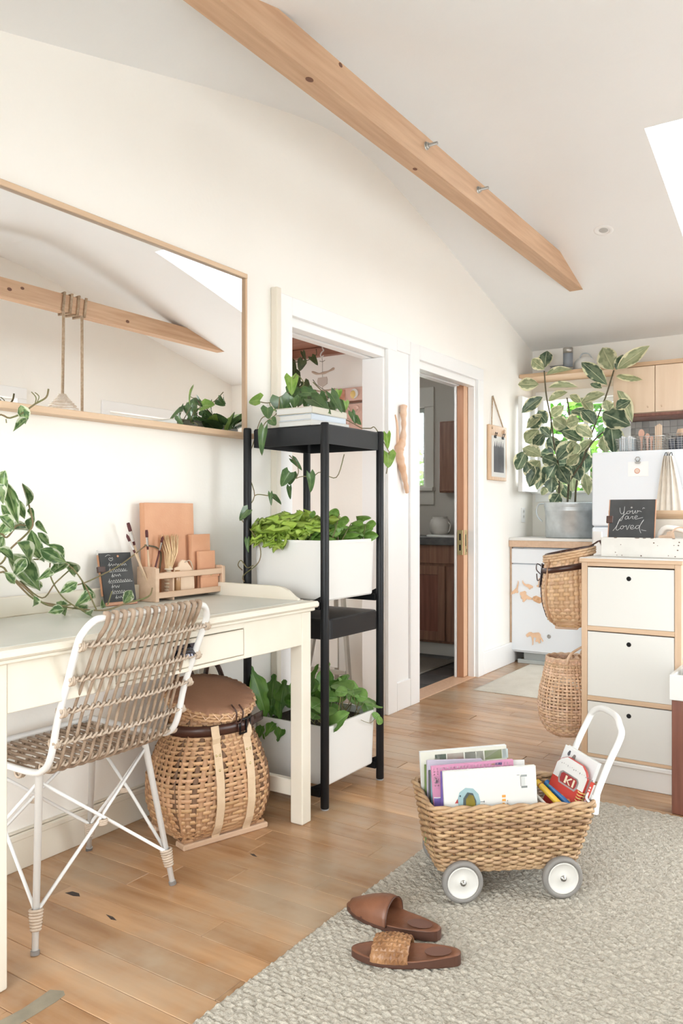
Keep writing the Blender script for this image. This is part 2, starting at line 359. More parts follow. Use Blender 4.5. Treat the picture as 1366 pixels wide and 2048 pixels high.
for x0,x1,y0,y1 in ((SK[0]-c,SK[0],SK[2]-c,SK[3]+c),(SK[1],SK[1]+c,SK[2]-c,SK[3]+c),(SK[0],SK[1],SK[2]-c,SK[2]),(SK[0],SK[1],SK[3],SK[3]+c)):
    m.prism([(y0,zc(y0)+CT),(y1,zc(y1)+CT),(y1,zc(y1)+CT+.06),(y0,zc(y0)+CT+.06)],x1-x0,yzx(x0))
sk=struct('window_1',m,M['trim'],'roof light in the far ceiling slope')
m=MB(); y0,y1=SK[2],SK[3]; m.prism([(y0,zc(y0)+CT+.02),(y1,zc(y1)+CT+.02),(y1,zc(y1)+CT+.028),(y0,zc(y0)+CT+.028)],SK[1]-SK[0],yzx(SK[0])); part('glass_pane',m,M['pane'],sk)
# side windows seen only in the mirror; unseen rear window added for daylight
def window_x(name,x,y0,y1,z0,z1,n,label):
    m=MB(); c=.085
    for a,b,d,e in ((y0-c,y1+c,z1,z1+c),(y0-c,y1+c,z0-c,z0),(y0-c,y0,z0,z1),(y1,y1+c,z0,z1)): m.box(x-.02,x,a,b,d,e,.003)
    fr=struct(name,m,M['trim'],label); m=MB(); g=(y1-y0)/n
    for i in range(n):
        a,b=y0+i*g,y0+(i+1)*g
        for p in ((a,a+.05,z0,z1),(b-.05,b,z0,z1),(a+.05,b-.05,z0,z0+.06),(a+.05,b-.05,z1-.06,z1)): m.box(x+.05,x+.09,*p,.002)
    part('sash',m,M['trim'],fr)
    for i in range(n):
        m=MB(); m.box(x+.066,x+.072,y0+i*g+.05,y0+(i+1)*g-.05,z0+.06,z1-.06,0); part('glass_pane',m,M['pane'],fr)
window_x('window_2',XR,*W1,2,'wide white glazed doors on the right wall')
window_x('window_3',XR,*W2,2,'white side window near the kitchen')
m=MB()
for p in ((NW[0]-.08,NW[1]+.08,NW[3],NW[3]+.08),(NW[0]-.08,NW[1]+.08,NW[2]-.08,NW[2]),(NW[0]-.08,NW[0],NW[2],NW[3]),(NW[1],NW[1]+.08,NW[2],NW[3])): m.box(p[0],p[1],YN,YN+.02,p[2],p[3],.003)
wn=struct('window_4',m,M['trim'],'wide window behind the camera')
m=MB(); m.box(NW[0],NW[1],YN-.07,YN-.064,NW[2],NW[3],0); part('glass_pane',m,M['pane'],wn)
# floor: a sub-floor carrying every board as a piece of its own
m=MB(); m.box(-.0,3.34,YN-.14,YF+.14,-.05,-.014,0); fl=struct('floor',m,mat('sub_floor',(.10,.055,.03),.9))
PW=.095; lens=(.55,.7,.85,1.0,1.2,1.45); pm={}
y=YN
while y<YF-.01:
    x=-R.random()*.6
    while x<3.2:
        L_=R.choice(lens); a,b=max(x,0),min(x+L_,3.2); k=round(b-a,2)
        if b-a>.04:
            if k not in pm:
                q=MB(); q.box(-(b-a)/2+.0006,(b-a)/2-.0006,-PW/2+.0007,PW/2-.0007,-.014,0,.0014); pm[k]=q.mesh('plank'); pm[k].materials.append(M['plank'])
            inst('plank',pm[k],fl,MX.Translation(((a+b)/2,y+PW/2,0)))
        x+=L_
    y+=PW
# dark stains and a taped patch on the boards
def blot(name,pts,h,mt,label,cat,group=None):
    m=MB(); m.prism([(at(u,v,z=0).x,at(u,v,z=0).y) for u,v in pts],h,lambda a,b,t:(a,b,.0002+t)); return solo(name,m,mt,label,cat,group)
tape=mat('grey_cloth_tape',(.27,.23,.165),.8,c2=(.21,.18,.13),scale=20)
blot('floor_tape',[(0,2042),(45,2018),(86,1990),(100,1980),(127,1982),(130,1990),(112,2004),(70,2030),(40,2048),(0,2062)],.0006,tape,'strip of worn grey tape stuck on the floorboards by the desk leg','tape')
stain=mat('black_floor_stain',(.05,.035,.028),.7)
for pts in ([(130,1786),(145,1783),(158,1787),(160,1793),(146,1792)],[(212,1829),(226,1834),(233,1841),(222,1839)],[(500,1708),(508,1708),(514,1714),(506,1712)]):
    m=MB(); m.prism([(at(u,v,z=0).x,at(u,v,z=0).y) for u,v in pts],.0005,lambda a,b,t:(a,b,.0002+t)); part('stain',m,stain,fl)
# ---- casings, jambs, boards
m=MB()
def casing(y0,y1,z0,z1,t=.022): m.box(0,t,y0,y1,z0,z1,.002)
casing(2.88,D1[0],0,2.125); casing(D1[0],D1[1]+.10,DH,2.125); casing(D1[1],D1[1]+.10,0,DH)
struct('trim_1',m,M['trim'],'white casing round the opening behind the plant trolley')
m=MB(); m.box(0,.036,2.845,2.878,0,2.14,.003); struct('trim_2',m,mat('bare_cream_batten',(.74,.68,.58),.6),'bare cream batten beside the opening')
m=MB(); casing(4.135,D2[0],0,2.125); casing(D2[0],D2[1]+.09,DH,2.125); casing(D2[1],D2[1]+.09,0,DH)
struct('trim_3',m,M['trim'],'white casing round the bathroom doorway')
m=MB()                                              # recessed panel between the two openings
for p in ((3.974,4.133,2.05,2.125),(3.974,4.133,0,.16)): m.box(0,.021,*p,.002)
m.box(0,.008,3.974,4.133,.16,2.05,0)
struct('trim_4',m,M['trim'],'narrow white panel between the two openings')
m=MB()                                              # jamb linings, head tracks
for D in (D1,D2):
    m.box(-.139,-.001,D[0],D[0]+.018,0,DH-.046,.002); [m.box(a_,b_,D[1]-.018,D[1],0,DH-.046,.002) for a_,b_ in (((-.139,-.002),) if D is D1 else ((-.049,-.002),(-.139,-.119)))]
    m.box(-.139,-.085,D[0],D[1],DH-.045,DH,.002); m.box(-.06,-.002,D[0],D[1],DH-.045,DH,.002)
struct('trim_5',m,M['trim'],'jamb linings and sliding door head tracks')
m=MB(); m.box(0,.016,YN,2.843,0,.115,.002); m.box(0,.020,YN,2.843,.095,.112,.002); m.box(0,.012,YN,2.843,.117,.123,.001); struct('baseboard_left',m,M['deskw'])
m=MB(); m.box(0,.022,D2[1]+.092,5.80,0,.155,.004); struct('baseboard_far_left',m,M['trim'])
m=MB(); m.box(.022,3.18,YN,YN+.016,0,.12,.002); struct('baseboard_near',m,M['trim'])
# ---- sliding pocket door of the bathroom
pd=thing('pocket_door','orange fir sliding door half in its wall pocket at the dark bathroom','door',(-.075,5.0,0))
m=MB(); m.box(-.098,-.052,5.03,5.92,.006,2.0,.003); part('door_leaf',m,M['pinef'],pd)
m=MB(); m.box(-.0995,-.0505,5.0285,5.0305,.006,2.0,.0005); part('leading_edge',m,M['redwood'],pd,'darker red leading edge')  # edge turned from the room's light, its shade painted as darker wood
m=MB(); m.box(-.051,-.0485,5.042,5.082,.84,1.01,.001); m.box(-.097,-.056,5.025,5.0288,.84,1.01,.001); la=part('latch_plate',m,M['brass'],pd)
m=MB(); m.box(-.0487,-.0478,5.052,5.062,.90,.98,0); m.box(-.0487,-.0478,5.066,5.074,.86,.88,0); m.box(-.082,-.07,5.0243,5.0252,.87,.91,0); m.box(-.082,-.07,5.0243,5.0252,.94,.985,0); part('keyhole',m,M['black'],la)
m=MB(); m.box(-.118,-.103,5.02,5.095,0,2.0,.002); struct('trim_6',m,M['trim'],'white pocket jamb strip')

# ---- room behind the first opening
m=MB(); m.box(-2.0,-.14,2.3,4.0,-.05,0,0); struct('floor_closet',m,M['plank'])
CW=M['wall']; m=MB(); m.box(-2.1,-.14,4.0,4.1,0,2.13,0); struct('wall_closet_far',m,CW)
m=MB(); m.box(-2.1,-.14,2.2,2.3,0,2.13,0); struct('wall_closet_near',m,CW)
m=MB()
for p in ((2.3,2.75,0,2.13),(3.65,4.0,0,2.13),(2.75,3.65,0,.9),(2.75,3.65,1.9,2.13)): m.box(-2.1,-2.0,*p,0)  # unseen opening added in the end wall to let daylight in
struct('wall_closet_left',m,CW)
m=MB(); m.box(-2.1,-.14,2.2,4.1,2.125,2.2,0); cl=struct('ceiling_closet',m,M['cedar'],'red cedar board ceiling of the small room')
m=MB(); m.box(-2.0,-.141,3.955,4.0,2.07,2.124,.004); struct('shade_strip',m,M['cedar'],'dark cedar strip along the closet wall')  # strip stands in for the shade where ceiling meets wall
# ---- bathroom
m=MB(); m.box(-2.1,-.0,4.1,6.38,-.06,-.012,0); fb=struct('floor_bathroom',m,M['tilegrey'])
slt=mat('slate_floor_tile',(.035,.034,.033),.45,c2=(.075,.07,.066),scale=7,rnd=.2)
tq=MB(); tq.box(-.148,.148,-.148,.148,-.012,0,.003); tqm=tq.mesh('tile'); tqm.materials.append(slt)
for i in range(7):
    for j in range(7): inst('tile',tqm,fb,MX.Translation((-.30-i*.3,4.25+j*.3,0)))
m=MB(); m.box(-.14,0,D2[0],D2[1],-.0005,.004,.001); struct('trim_8',m,M['pinef'],'wooden threshold under the bathroom door')
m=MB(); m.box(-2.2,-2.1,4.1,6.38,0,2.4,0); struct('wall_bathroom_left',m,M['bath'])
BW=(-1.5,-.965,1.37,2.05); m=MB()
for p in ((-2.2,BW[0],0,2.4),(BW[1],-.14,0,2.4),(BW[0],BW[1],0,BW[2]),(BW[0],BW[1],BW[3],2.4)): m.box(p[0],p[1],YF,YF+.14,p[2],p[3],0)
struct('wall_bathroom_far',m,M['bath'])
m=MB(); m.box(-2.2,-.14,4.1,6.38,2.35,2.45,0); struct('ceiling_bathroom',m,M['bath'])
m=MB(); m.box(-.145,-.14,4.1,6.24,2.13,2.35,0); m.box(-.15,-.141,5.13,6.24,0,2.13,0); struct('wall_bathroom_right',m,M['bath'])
m=MB()
for p in ((BW[0]-.09,BW[1]+.09,BW[3],BW[3]+.17),(BW[0]-.1,BW[1]+.09,BW[2]-.17,BW[2]-.05),(BW[1],BW[1]+.09,BW[2]-.05,BW[3]),(BW[0]-.09,BW[0],BW[2]-.05,BW[3])): m.box(p[0],p[1],YF-.02,YF,p[2],p[3],.003)
m.box(BW[0]-.12,BW[1]+.1,YF-.06,YF,BW[2]-.05,BW[2]-.02,.003)
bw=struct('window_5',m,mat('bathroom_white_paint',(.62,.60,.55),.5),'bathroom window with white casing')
m=MB(); m.box(BW[0],BW[1],YF+.05,YF+.056,BW[2]-.02,BW[3],0); part('glass_pane',m,M['pane'],bw)
m=MB(); m.box(BW[0],BW[1],YF+.04,YF+.08,BW[3]-.04,BW[3],.002); m.box(BW[1]-.04,BW[1],YF+.04,YF+.08,BW[2],BW[3]-.04,.002); part('sash',m,mat('sash_grey',(.34,.36,.33),.5),bw)
# ---- kitchen window: casing, fixed frame, pane and the opened casement
m=MB(); a,b,z0,z1=KW
for p in ((a-.07,b+.07,z1,z1+.075),(a-.07,b+.07,z0-.085,z0),(a-.07,a,z0,z1),(b,b+.07,z0,z1)): m.box(p[0],p[1],YF-.02,YF,p[2],p[3],.003)
m.box(a-.09,b+.09,YF-.05,YF,z0-.02,z0,.003)
kw=struct('window_6',m,M['trim'],'kitchen window over the counter')
m=MB(); m.box(.40,.44,YF+.03,YF+.07,z0,z1,.002); m.box(.44,b,YF+.03,YF+.07,z1-.04,z1,.002); m.box(.44,b,YF+.03,YF+.07,z0,z0+.04,.002); m.box(b-.04,b,YF+.03,YF+.07,z0+.04,z1-.04,.002); part('sash',m,M['trim'],kw)
m=MB(); m.box(.44,b-.04,YF+.047,YF+.053,z0+.04,z1-.04,0); part('glass_pane',m,M['pane'],kw)
kc=thing('casement','white casement window swung open into the kitchen corner','window sash',(.055,6.2,1.30))
ca=at(1031,790,x=.03); y0=5.85
m=MB()
for p in ((y0,y0+.06,1.29,2.02),(6.13,6.19,1.29,2.02),(y0+.06,6.13,1.95,2.02),(y0+.06,6.13,1.29,1.37)): m.box(.025,.06,p[0],p[1],p[2],p[3],.004)
part('frame',m,M['trim'],kc); m=MB(); m.box(.04,.044,y0+.06,6.13,1.37,1.95,0); part('glass_pane',m,M['pane'],kc)
m=MB(); m.tube([(.06,y0+.03,1.62),(.075,y0+.03,1.62),(.078,y0+.05,1.62)],.006); part('catch',m,M['steel'],kc)

# ================================================================== ROOF BEAMS
def beam(x0,x1,z0,ys,label,bolts,knots):
    H=.125; ye=RY+(RZ-z0)/SL; yt=RY+(RZ-z0-H)/SL; yn=RY-(RZ-z0)/SL; yu=RY-(RZ-z0-H)/SL
    t=thing('tie_beam',label,'beam',((x0+x1)/2,RY,z0)); e=.004
    m=MB(); m.prism([(yn+.02,z0),(ye-.015,z0),(yt-.015,z0+H),(yu+.02,z0+H)],x1-x0,yzx(x0))
    part('timber',m,M['fir'],t)
    for (y,z) in bolts:
        m=MB(); m.tube([(x1+.002,y,z),(x1+.055,y,z)],.007,6); m.tube([(x1,y,z),(x1+.006,y,z)],.017,12); m.tube([(x1+.006,y,z),(x1+.016,y,z)],.012,6); part('bolt',m,M['steel'],t)
    for (x,y,z,r) in knots:
        m=MB(); ax=abs(x-x1)<1e-4 or abs(x-x0)<1e-4
        n=12; pr=[(r*1.5*math.cos(2*PI*i/n),r*math.sin(2*PI*i/n)) for i in range(n)]
        if ax: s=1 if x>=x1-1e-4 else -1; m.prism(pr,.0012,lambda a,b,tt:(x+s*tt,y+a,z+b))
        else: m.prism(pr,.0012,lambda a,b,tt:(x+b,y+a,z-tt))
        part('knot',m,M['firend'],t)
    return t
zb=2.637
k1=at(619,159,z=zb); k2=at(830,338,z=zb)
beam(.555,.645,zb,0,'bare fir tie beam nearest the mirror wall with two bolts','x' and [(at(852,292,x=.645).y,at(852,292,x=.645).z),(at(956,380,x=.645).y,at(956,380,x=.645).z)],
     [(k1.x,k1.y,zb,.012),(k2.x,k2.y,zb,.009),(.645,at(681,130,x=.645).y,at(681,130,x=.645).z,.008)])
beam(2.69,2.78,2.605,0,'far fir tie beam wound with rope, seen in the mirror',[],[(2.69,3.35,2.66,.012),(2.69,3.45,2.69,.01),(2.69,4.4,2.65,.012)])
# rope wound on the far beam, with a woven shade on one end
t=thing('rope_pendant','sisal rope wound round the far beam with a woven shade, seen in mirror','pendant',(2.735,3.86,1.6))
def wrap(y0,y1,turns):
    pts=[]
    for i in range(int(turns*4)+1):
        c=[(2.682,2.596),(2.682,2.74),(2.788,2.74),(2.788,2.596)][i%4]; pts.append((c[0],lerp(y0,y1,i/(turns*4)),c[1]))
    return pts
m=MB(); m.tube(wrap(3.78,3.99,3.25),.011,7); m.tube([(2.682,3.785,2.6),(2.68,3.782,2.4),(2.68,3.775,1.99)],.011,7); m.tube([(2.682,3.95,2.6),(2.68,3.95,2.3),(2.68,3.95,1.25)],.011,7); part('rope',m,M['rope'],t)
m=MB(); pr=[(.02,1.99),(.035,1.965),(.06,1.94),(.10,1.90),(.14,1.84),(.17,1.76),(.175,1.68)]
for k in range(16):
    q=k/15*(len(pr)-1); i=min(int(q),len(pr)-2); r=lerp(pr[i][0],pr[i+1][0],q-i); z=lerp(pr[i][1],pr[i+1][1],q-i)
    m.tube([(2.68+(r+.004*math.cos(18*a+PI*k))*math.cos(a),3.775+(r+.004*math.cos(18*a+PI*k))*math.sin(a),z) for a in [2*PI*j/72 for j in range(72)]],.0055,5,closed=True)
part('woven_shade',m,M['wicker_white'],t,col=True)
# downlight
dn=at(1207,455,z=0); yd=4.807; c=V((.948,yd,zc(yd))); ang=-math.atan(SL)
t=thing('downlight','small round white downlight set in the sloping ceiling','light',c,(ang,0,0))
m=MB(); m.lathe([(.032,-.001),(.036,-.005),(.055,-.004),(.058,0)],28); part('trim_ring',m,M['trim'],t,local=True)
m=MB(); m.lathe([(.0001,-.002),(.02,-.004),(.028,-.001),(.031,-.0005)],24); part('lamp',m,mat('frosted_lamp_glass',(.50,.49,.475),.25),t,local=True)

# ================================================================== MIRROR, DESK
t=thing('wall_mirror','large landscape mirror in a thin pale wood frame above the desk','mirror',(.02,2.0,1.46))
y0,y1,z0,z1=.95,2.655,1.462,2.148; fw_=.02
m=MB(); m.box(.001,.026,y0,y1,z1-fw_,z1,.002); part('top_rail',m,M['oaky'],t)
m=MB(); m.box(.001,.024,y1-.012,y1,z0,z1-fw_,.002); part('stile',m,M['oak'],t)
m=MB(); m.box(.001,.038,y0,y0+fw_,z0,z1-fw_,.002); part('stile',m,M['oak'],t)
m=MB(); m.box(.001,.062,y0,y1,z0-.022,z0,.002); part('ledge',m,M['oaky'],t)
m=MB(); m.box(.004,.012,y0+fw_,y1-.0121,z0,z1-fw_,0); part('mirror_glass',m,M['mirror'],t)

DT=.803
t=thing('writing_desk','cream painted writing desk with a worn grey top and low side gallery','desk',(.3,1.75,0))
m=MB(); m.box(.022,.578,1.075,2.40,DT-.022,DT,.006); m.box(.03,.566,1.085,2.388,DT-.034,DT-.0221,.003); part('tabletop',m,M['deskw'],t)
m=MB(); m.box(.05,.53,1.11,2.365,DT-.001,DT+.0012,.001); part('writing_surface',m,M['desktop'],t,'grey worn writing surface')
m=MB(); m.box(.024,.042,1.09,2.385,DT,DT+.062,.003); part('back_gallery',m,M['deskw'],t)
m=MB()
pr=[(.042,0),(.50,0),(.50,.006),(.485,.012),(.455,.034),(.43,.044),(.40,.048),(.042,.050)]
m.prism(pr,.016,lambda a,b,h:(a,2.368+h,DT+b)); part('side_gallery',m,M['deskw'],t)
m=MB(); m.prism(pr,.016,lambda a,b,h:(a,1.092+h,DT+b)); part('side_gallery',m,M['deskw'],t)
for x in (.045,.495):
    for y in (1.095,2.33):
        m=MB(); m.box(x,x+.055,y,y+.055,0,DT-.034,.004); part('leg',m,M['deskw'],t)
ap0=DT-.155
m=MB(); m.box(.535,.547,1.15,1.478,ap0,DT-.034,.002); m.box(.535,.547,2.012,2.33,ap0,DT-.034,.002); m.box(.535,.547,1.478,2.012,DT-.055,DT-.034,.002); m.box(.535,.547,1.478,2.012,ap0,ap0+.012,.002); part('front_apron',m,M['deskw'],t)
m=MB(); m.box(.05,.062,1.15,2.33,ap0,DT-.034,.002); part('back_apron',m,M['deskw'],t)
for y in (1.10,2.365):
    m=MB(); m.box(.1,.495,y,y+.014,ap0,DT-.034,.002); part('side_apron',m,M['deskw'],t)
    m=MB(); m.box(.1,.495,y-.005,y+.02,.085,.145,.003); part('stretcher',m,M['deskw'],t)
m=MB(); m.box(.14,.549,1.482,2.008,ap0+.014,DT-.058,.003); dr=part('drawer',m,M['deskw'],t)
m=MB(); pts=[]
n=8
for i in range(n+1):
    a=PI*i/n
    for j in range(7):
        b=PI/2*j/6; pts.append((.549+.026*math.sin(a)*math.cos(b)*1.0,1.738-.045*math.cos(a),.705-.005+.024*math.sin(b)*math.sin(a)))
m.add(pts,[(i*7+j,(i+1)*7+j,(i+1)*7+j+1,i*7+j+1) for i in range(n) for j in range(6)],True)
m.tube([(.553,1.69,.698),(.553,1.786,.698)],.004,6); m.box(.5491,.551,1.688,1.788,.696,.733,.0008)
part('cup_pull',m,mat('dark_chrome',(.10,.10,.12),.12,1),dr,'dark polished cup pull')

# ================================================================== RATTAN CHAIR
t=thing('rattan_chair','white metal framed chair with grey rattan spindles pushed up to the desk','chair',(.3,1.54,0))
yl,yr=1.315,1.762; RT_=.0095
side=lambda y,s:[(.085,y+s*.03,.442),(.10,y,.446),(.25,y,.443),(.41,y-s*.002,.443),(.462,y-s*.002,.458),(.492,y-s*.002,.50),(.52,y-s*.002,.60),(.556,y-s*.003,.69),(.598,y-s*.006,.79),(.612,y-s*.001,.822),(.624,y+s*.022,.850),(.627,y+s*.06,.857)]
Lp=side(yl,1); Rp=side(yr,-1)
m=MB(); m.tube(smooth(Lp+[(.638,1.54,.860)]+Rp[::-1],5,True),RT_,10,closed=True); part('frame',m,M['whitemetal'],t)
m=MB(); m.tube(smooth([(.10,yl+.01,.43),(.06,yl+.05,.424),(.045,1.54,.42),(.06,yr-.05,.424),(.10,yr-.01,.43)],6),RT_*.9,8); part('front_bar',m,M['whitemetal'],t)
def bx(z):      # profile of the back at height z
    P=[(.443,.43),(.458,.455),(.50,.485),(.60,.52),(.69,.556),(.79,.598),(.857,.63)]
    for (a,b),(c,d) in zip(P,P[1:]):
        if z<=c: return lerp(b,d,max(0,(z-a)/(c-a)))
    return P[-1][1]
NS=14
for i in range(NS):
    u=(i+.5)/NS; y=lerp(yl+.025,yr-.025,u); bow=.022*math.sin(PI*u)
    yt=lerp(yl+.045,yr-.045,u)
    P=[(bx(.868)+bow*.4-.006,yt,.868),(bx(.862)+bow*.4+.010,yt,.866),(bx(.84)+bow*.6+.006,yt,.835),(bx(.79)+bow,lerp(y,yt,.7),.79),(bx(.69)+bow,lerp(y,yt,.35),.69),(bx(.60)+bow,y,.60),(bx(.50)+bow,y,.50),(.462+bow,y,.452),(.42,y,.434),(.30,y,.432),(.10,y,.436)]
    Q=smooth(P,5); r=[.0066 if k<14 else .0043 for k in range(len(Q))]
    m=MB(); m.tube(Q,r,7); part('spindle',m,M['rattan'],t)
def braid(f,n=44):
    m=MB()
    for ph in (0,PI):
        m.tube([f(k/n)+V((.0075*math.cos(k*1.9+ph),0,.0065*math.sin(k*1.9+ph))) for k in range(n+1)],.0042,5)
    for e in (0,1):
        p=f(e); m.tube([p+V((.012*math.cos(2*PI*k/10),(.006*(k/10)-.003),.012*math.sin(2*PI*k/10))) for k in range(31)],.004,5)
    return m
for z in (.79,.70,.615,.53,.462):
    part('binding',braid(lambda u:V((bx(z)+.022*math.sin(PI*u)+.002,lerp(yl-.004,yr+.004,u),z))),M['bind'],t)
for x in (.35,.26,.17,.10):
    part('binding',braid(lambda u:V((x,lerp(yl,yr,u),.430-.012*math.sin(PI*u)))),M['bind'],t)
LT=[(.40,1.345,.436),(.40,1.715,.436),(.17,1.715,.432),(.17,1.345,.432)]; LF=[(.476,1.277,0),(.489,1.748,0),(.075,1.775,0),(.075,1.29,0)]
LT=[V(p) for p in LT]; LF=[V(p) for p in LF]
for a,b in zip(LT,LF):
    m=MB(); m.tube([a,lerp(a,b,.99)],[.0105,.0085],8); lg=part('leg',m,M['whitemetal'],t)
    m=MB(); m.tube([lerp(a,b,.975),b],.0115,8); part('foot',m,M['grey'],lg)
    m=MB(); q=lerp(a,b,.765); d=(b-a).normalized()
    for k in range(7): 
        p=q+d*(k*.0075); e1=d.cross(V((0,0,1))).normalized(); e2=d.cross(e1); rr=.0155-.0007*k
        m.tube([p+e1*(rr*math.cos(2*PI*j/12))+e2*(rr*math.sin(2*PI*j/12)) for j in range(12)],.0042,5,closed=True)
    part('wrapping',m,M['bind'],lg)
for i in range(4):
    j=(i+1)%4
    A=lerp(LT[i],LF[i],.78); B=lerp(LT[j],LF[j],.06); C=lerp(LT[j],LF[j],.78); D=lerp(LT[i],LF[i],.06)
    off=(LF[i]+LF[j])/2-(LF[0]+LF[2])/2; off.z=0; off=off.normalized()*.006
    m=MB(); m.tube([A,(A+B)/2+off,B],.0052,6); part('brace',m,M['whitemetal'],t)
    m=MB(); m.tube([C,(C+D)/2+off,D],.0052,6); part('brace',m,M['whitemetal'],t)
    x=((A+B)/2+(C+D)/2)/2+off; m=MB()
    for k in range(3): m.tube([x+V((.011*math.cos(2*PI*j2/10),.011*math.sin(2*PI*j2/10),.005*(k-1))) for j2 in range(10)],.0042,5,closed=True)
    part('cross_tie',m,M['bind'],t)

# ================================================================== WOVEN BASKETS
def weave(parent,sect,ns,rows,w,th,amp,mt,smt,name='weave',sw=.012,var=.14,rnd=R,row_round=False,dark=None,local=True):
    """sect: list of (z,rx,ry,cx,cy,exponent). Over-and-under strands round upright stakes."""
    def S(t,a):
        q=t*(len(sect)-1); i=min(int(q),len(sect)-2); f=q-i; z,rx,ry,cx,cy,e=[lerp(sect[i][k],sect[i+1][k],f) for k in range(6)]
        c,s_=math.cos(a),math.sin(a); g=lambda v:math.copysign(abs(v)**(2/e),v)
        if e>=5:                                     # box with rounded corners
            rc=min(.3*min(rx,ry),.03); ix,iy=rx-rc,ry-rc; p=(a/(2*PI))%1*(4*ix+4*iy+2*PI*rc); q=PI*rc/2
            for k,(ln,fx) in enumerate(((iy,lambda d:(rx,d)),(q,lambda d:(ix+rc*math.cos(d/rc),iy+rc*math.sin(d/rc))),(2*ix,lambda d:(ix-d,ry)),(q,lambda d:(-ix-rc*math.sin(d/rc),iy+rc*math.cos(d/rc))),(2*iy,lambda d:(-rx,iy-d)),(q,lambda d:(-ix-rc*math.cos(d/rc),-iy-rc*math.sin(d/rc))),(2*ix,lambda d:(-ix+d,-ry)),(q,lambda d:(ix+rc*math.sin(d/rc),-iy-rc*math.cos(d/rc))),(iy,lambda d:(rx,-iy+d)))):
                if p<=ln or k==8: x,y=fx(min(p,ln)); return V((cx+x,cy+y,z))
                p-=ln
        return V((cx+rx*g(c),cy+ry*g(s_),z))
    # equal arc spacing of the stakes
    N=720; pts=[S(.5,2*PI*k/N) for k in range(N+1)]; cum=[0]
    for k in range(N): cum.append(cum[-1]+(pts[k+1]-pts[k]).length)
    def ang(u):
        q=(u%1)*cum[-1]; lo,hi=0,N
        while hi-lo>1:
            mid=(lo+hi)//2
            if cum[mid]<=q: lo=mid
            else: hi=mid
        return 2*PI*(lo+(q-cum[lo])/max(1e-9,cum[hi]-cum[lo]))/N
    def nrm(t,a):
        p=S(t,a+.02)-S(t,a-.02); return V((p.y,-p.x,0)).normalized()
    sub=4; A=[ang(k/(ns*sub)) for k in range(ns*sub)]; m=MB()
    for r in range(rows):
        t=(r+.5)/rows; s=1-rnd.random()*var*2+var; m.c=(s,s*(1-rnd.random()*.06),s*(1-rnd.random()*.1))
        P=[]
        for k,a in enumerate(A):
            P.append(S(t,a)+nrm(t,a)*(amp*math.cos(PI*k/sub+PI*r)))
        if row_round: m.sweep(P,[(th*math.cos(2*PI*i/6),w/2*math.sin(2*PI*i/6)) for i in range(6)],closed=True)
        else: m.ribbon(P,w,th,closed=True,sm=True)
    part(name,m,mt,parent,kind='stuff',col=True,local=local)
    m=MB()
    for k in range(ns):
        s=.75+rnd.random()*.4; m.c=(s,s*.97,s*.95) if not dark or rnd.random()>dark else (.38,.34,.32)
        a=A[k*sub]; P=[S(j/(rows*1.0),a)+nrm(j/rows,a)*(-amp*.8*math.cos(PI*k+PI*(j-.5)) if not row_round else 0) for j in range(rows+1)]
        n0=nrm(.5,a); m.ribbon(P,sw,th,up=V((-n0.y,n0.x,0)),sm=True)
    part('stakes',m,smt,parent,kind='stuff',col=True,local=local)
    return S,ang,nrm
def ringpath(S,t,n=64,out=0,nrm=None): return [S(t,2*PI*k/n)+(nrm(t,2*PI*k/n)*out if nrm else V()) for k in range(n)]

# pack basket under the desk, local +X is its front
rz=math.atan2(-.304,.953)
pb=thing('pack_basket','splint pack basket with leather lid and canvas straps standing under the desk','basket',(.275,2.135,0),rz)
sect=[(.028,.125,.165,0,0,5),(.06,.145,.185,0,0,4),(.13,.162,.208,0,0,3.2),(.21,.160,.212,0,0,2.8),(.30,.142,.185,.002,0,2.4),(.37,.120,.150,.004,0,2.1),(.415,.112,.132,.006,0,2),(.45,.116,.135,.01,0,2)]
S,ang,nr=weave(pb,sect,48,36,.0128,.0016,.0019,M['splint'],M['splintd'],sw=.017,dark=.22)
m=MB(); m.box(-.122,.122,-.160,.160,.02,.03,.002); part('bottom_board',m,M['splintd'],pb,local=True,col=True)
for x in (.105,-.105):
    m=MB(); m.box(x-.03,x+.03,-.168,.168,0,.02,.004); part('skid',m,M['beech'],pb,local=True)
# lid, tipped to the front
ld=MX.Translation((.014,0,.462))@MX.Rotation(math.radians(17),4,'Y')
m=MB(); m.M=ld; m.lathe([(.0001,-.006),(.136,-.006),(.145,-.002),(.147,.012),(.142,.022),(.0001,.022)],40,sy=1.06); lid=part('lid',m,M['splintd'],pb,local=True,col=True)
m=MB(); m.M=ld
for k in range(3): m.tube([((.147+.003*math.cos(40*a/1+k*PI))*math.cos(a),(.147+.003*math.cos(40*a+k*PI))*1.06*math.sin(a),-.004+.011*k) for a in [2*PI*j/160 for j in range(160)]],.0055,5,closed=True)
part('lid_rim',m,M['splint'],lid,local=True,col=True)
m=MB(); m.M=ld; n=72; vs=[(0,0,.028)]
for j in range(n): vs.append((.10*math.cos(2*PI*j/n),.10*1.06*math.sin(2*PI*j/n),.028))
for j in range(n):
    a=2*PI*j/n; r=.142+.005*math.cos(a*22); vs.append((r*math.cos(a),r*1.06*math.sin(a),.026))
for j in range(n):
    a=2*PI*j/n; r=.151+.004*math.cos(a*22); vs.append((r*math.cos(a),r*1.06*math.sin(a),.016+.006*math.cos(a*22)))
m.add(vs,[(0,1+j,1+(j+1)%n) for j in range(n)]+[(1+q*n+j,1+(q+1)*n+j,1+(q+1)*n+(j+1)%n,1+q*n+(j+1)%n) for q in range(2) for j in range(n)],True); part('leather_top',m,M['leather'],lid,local=True)
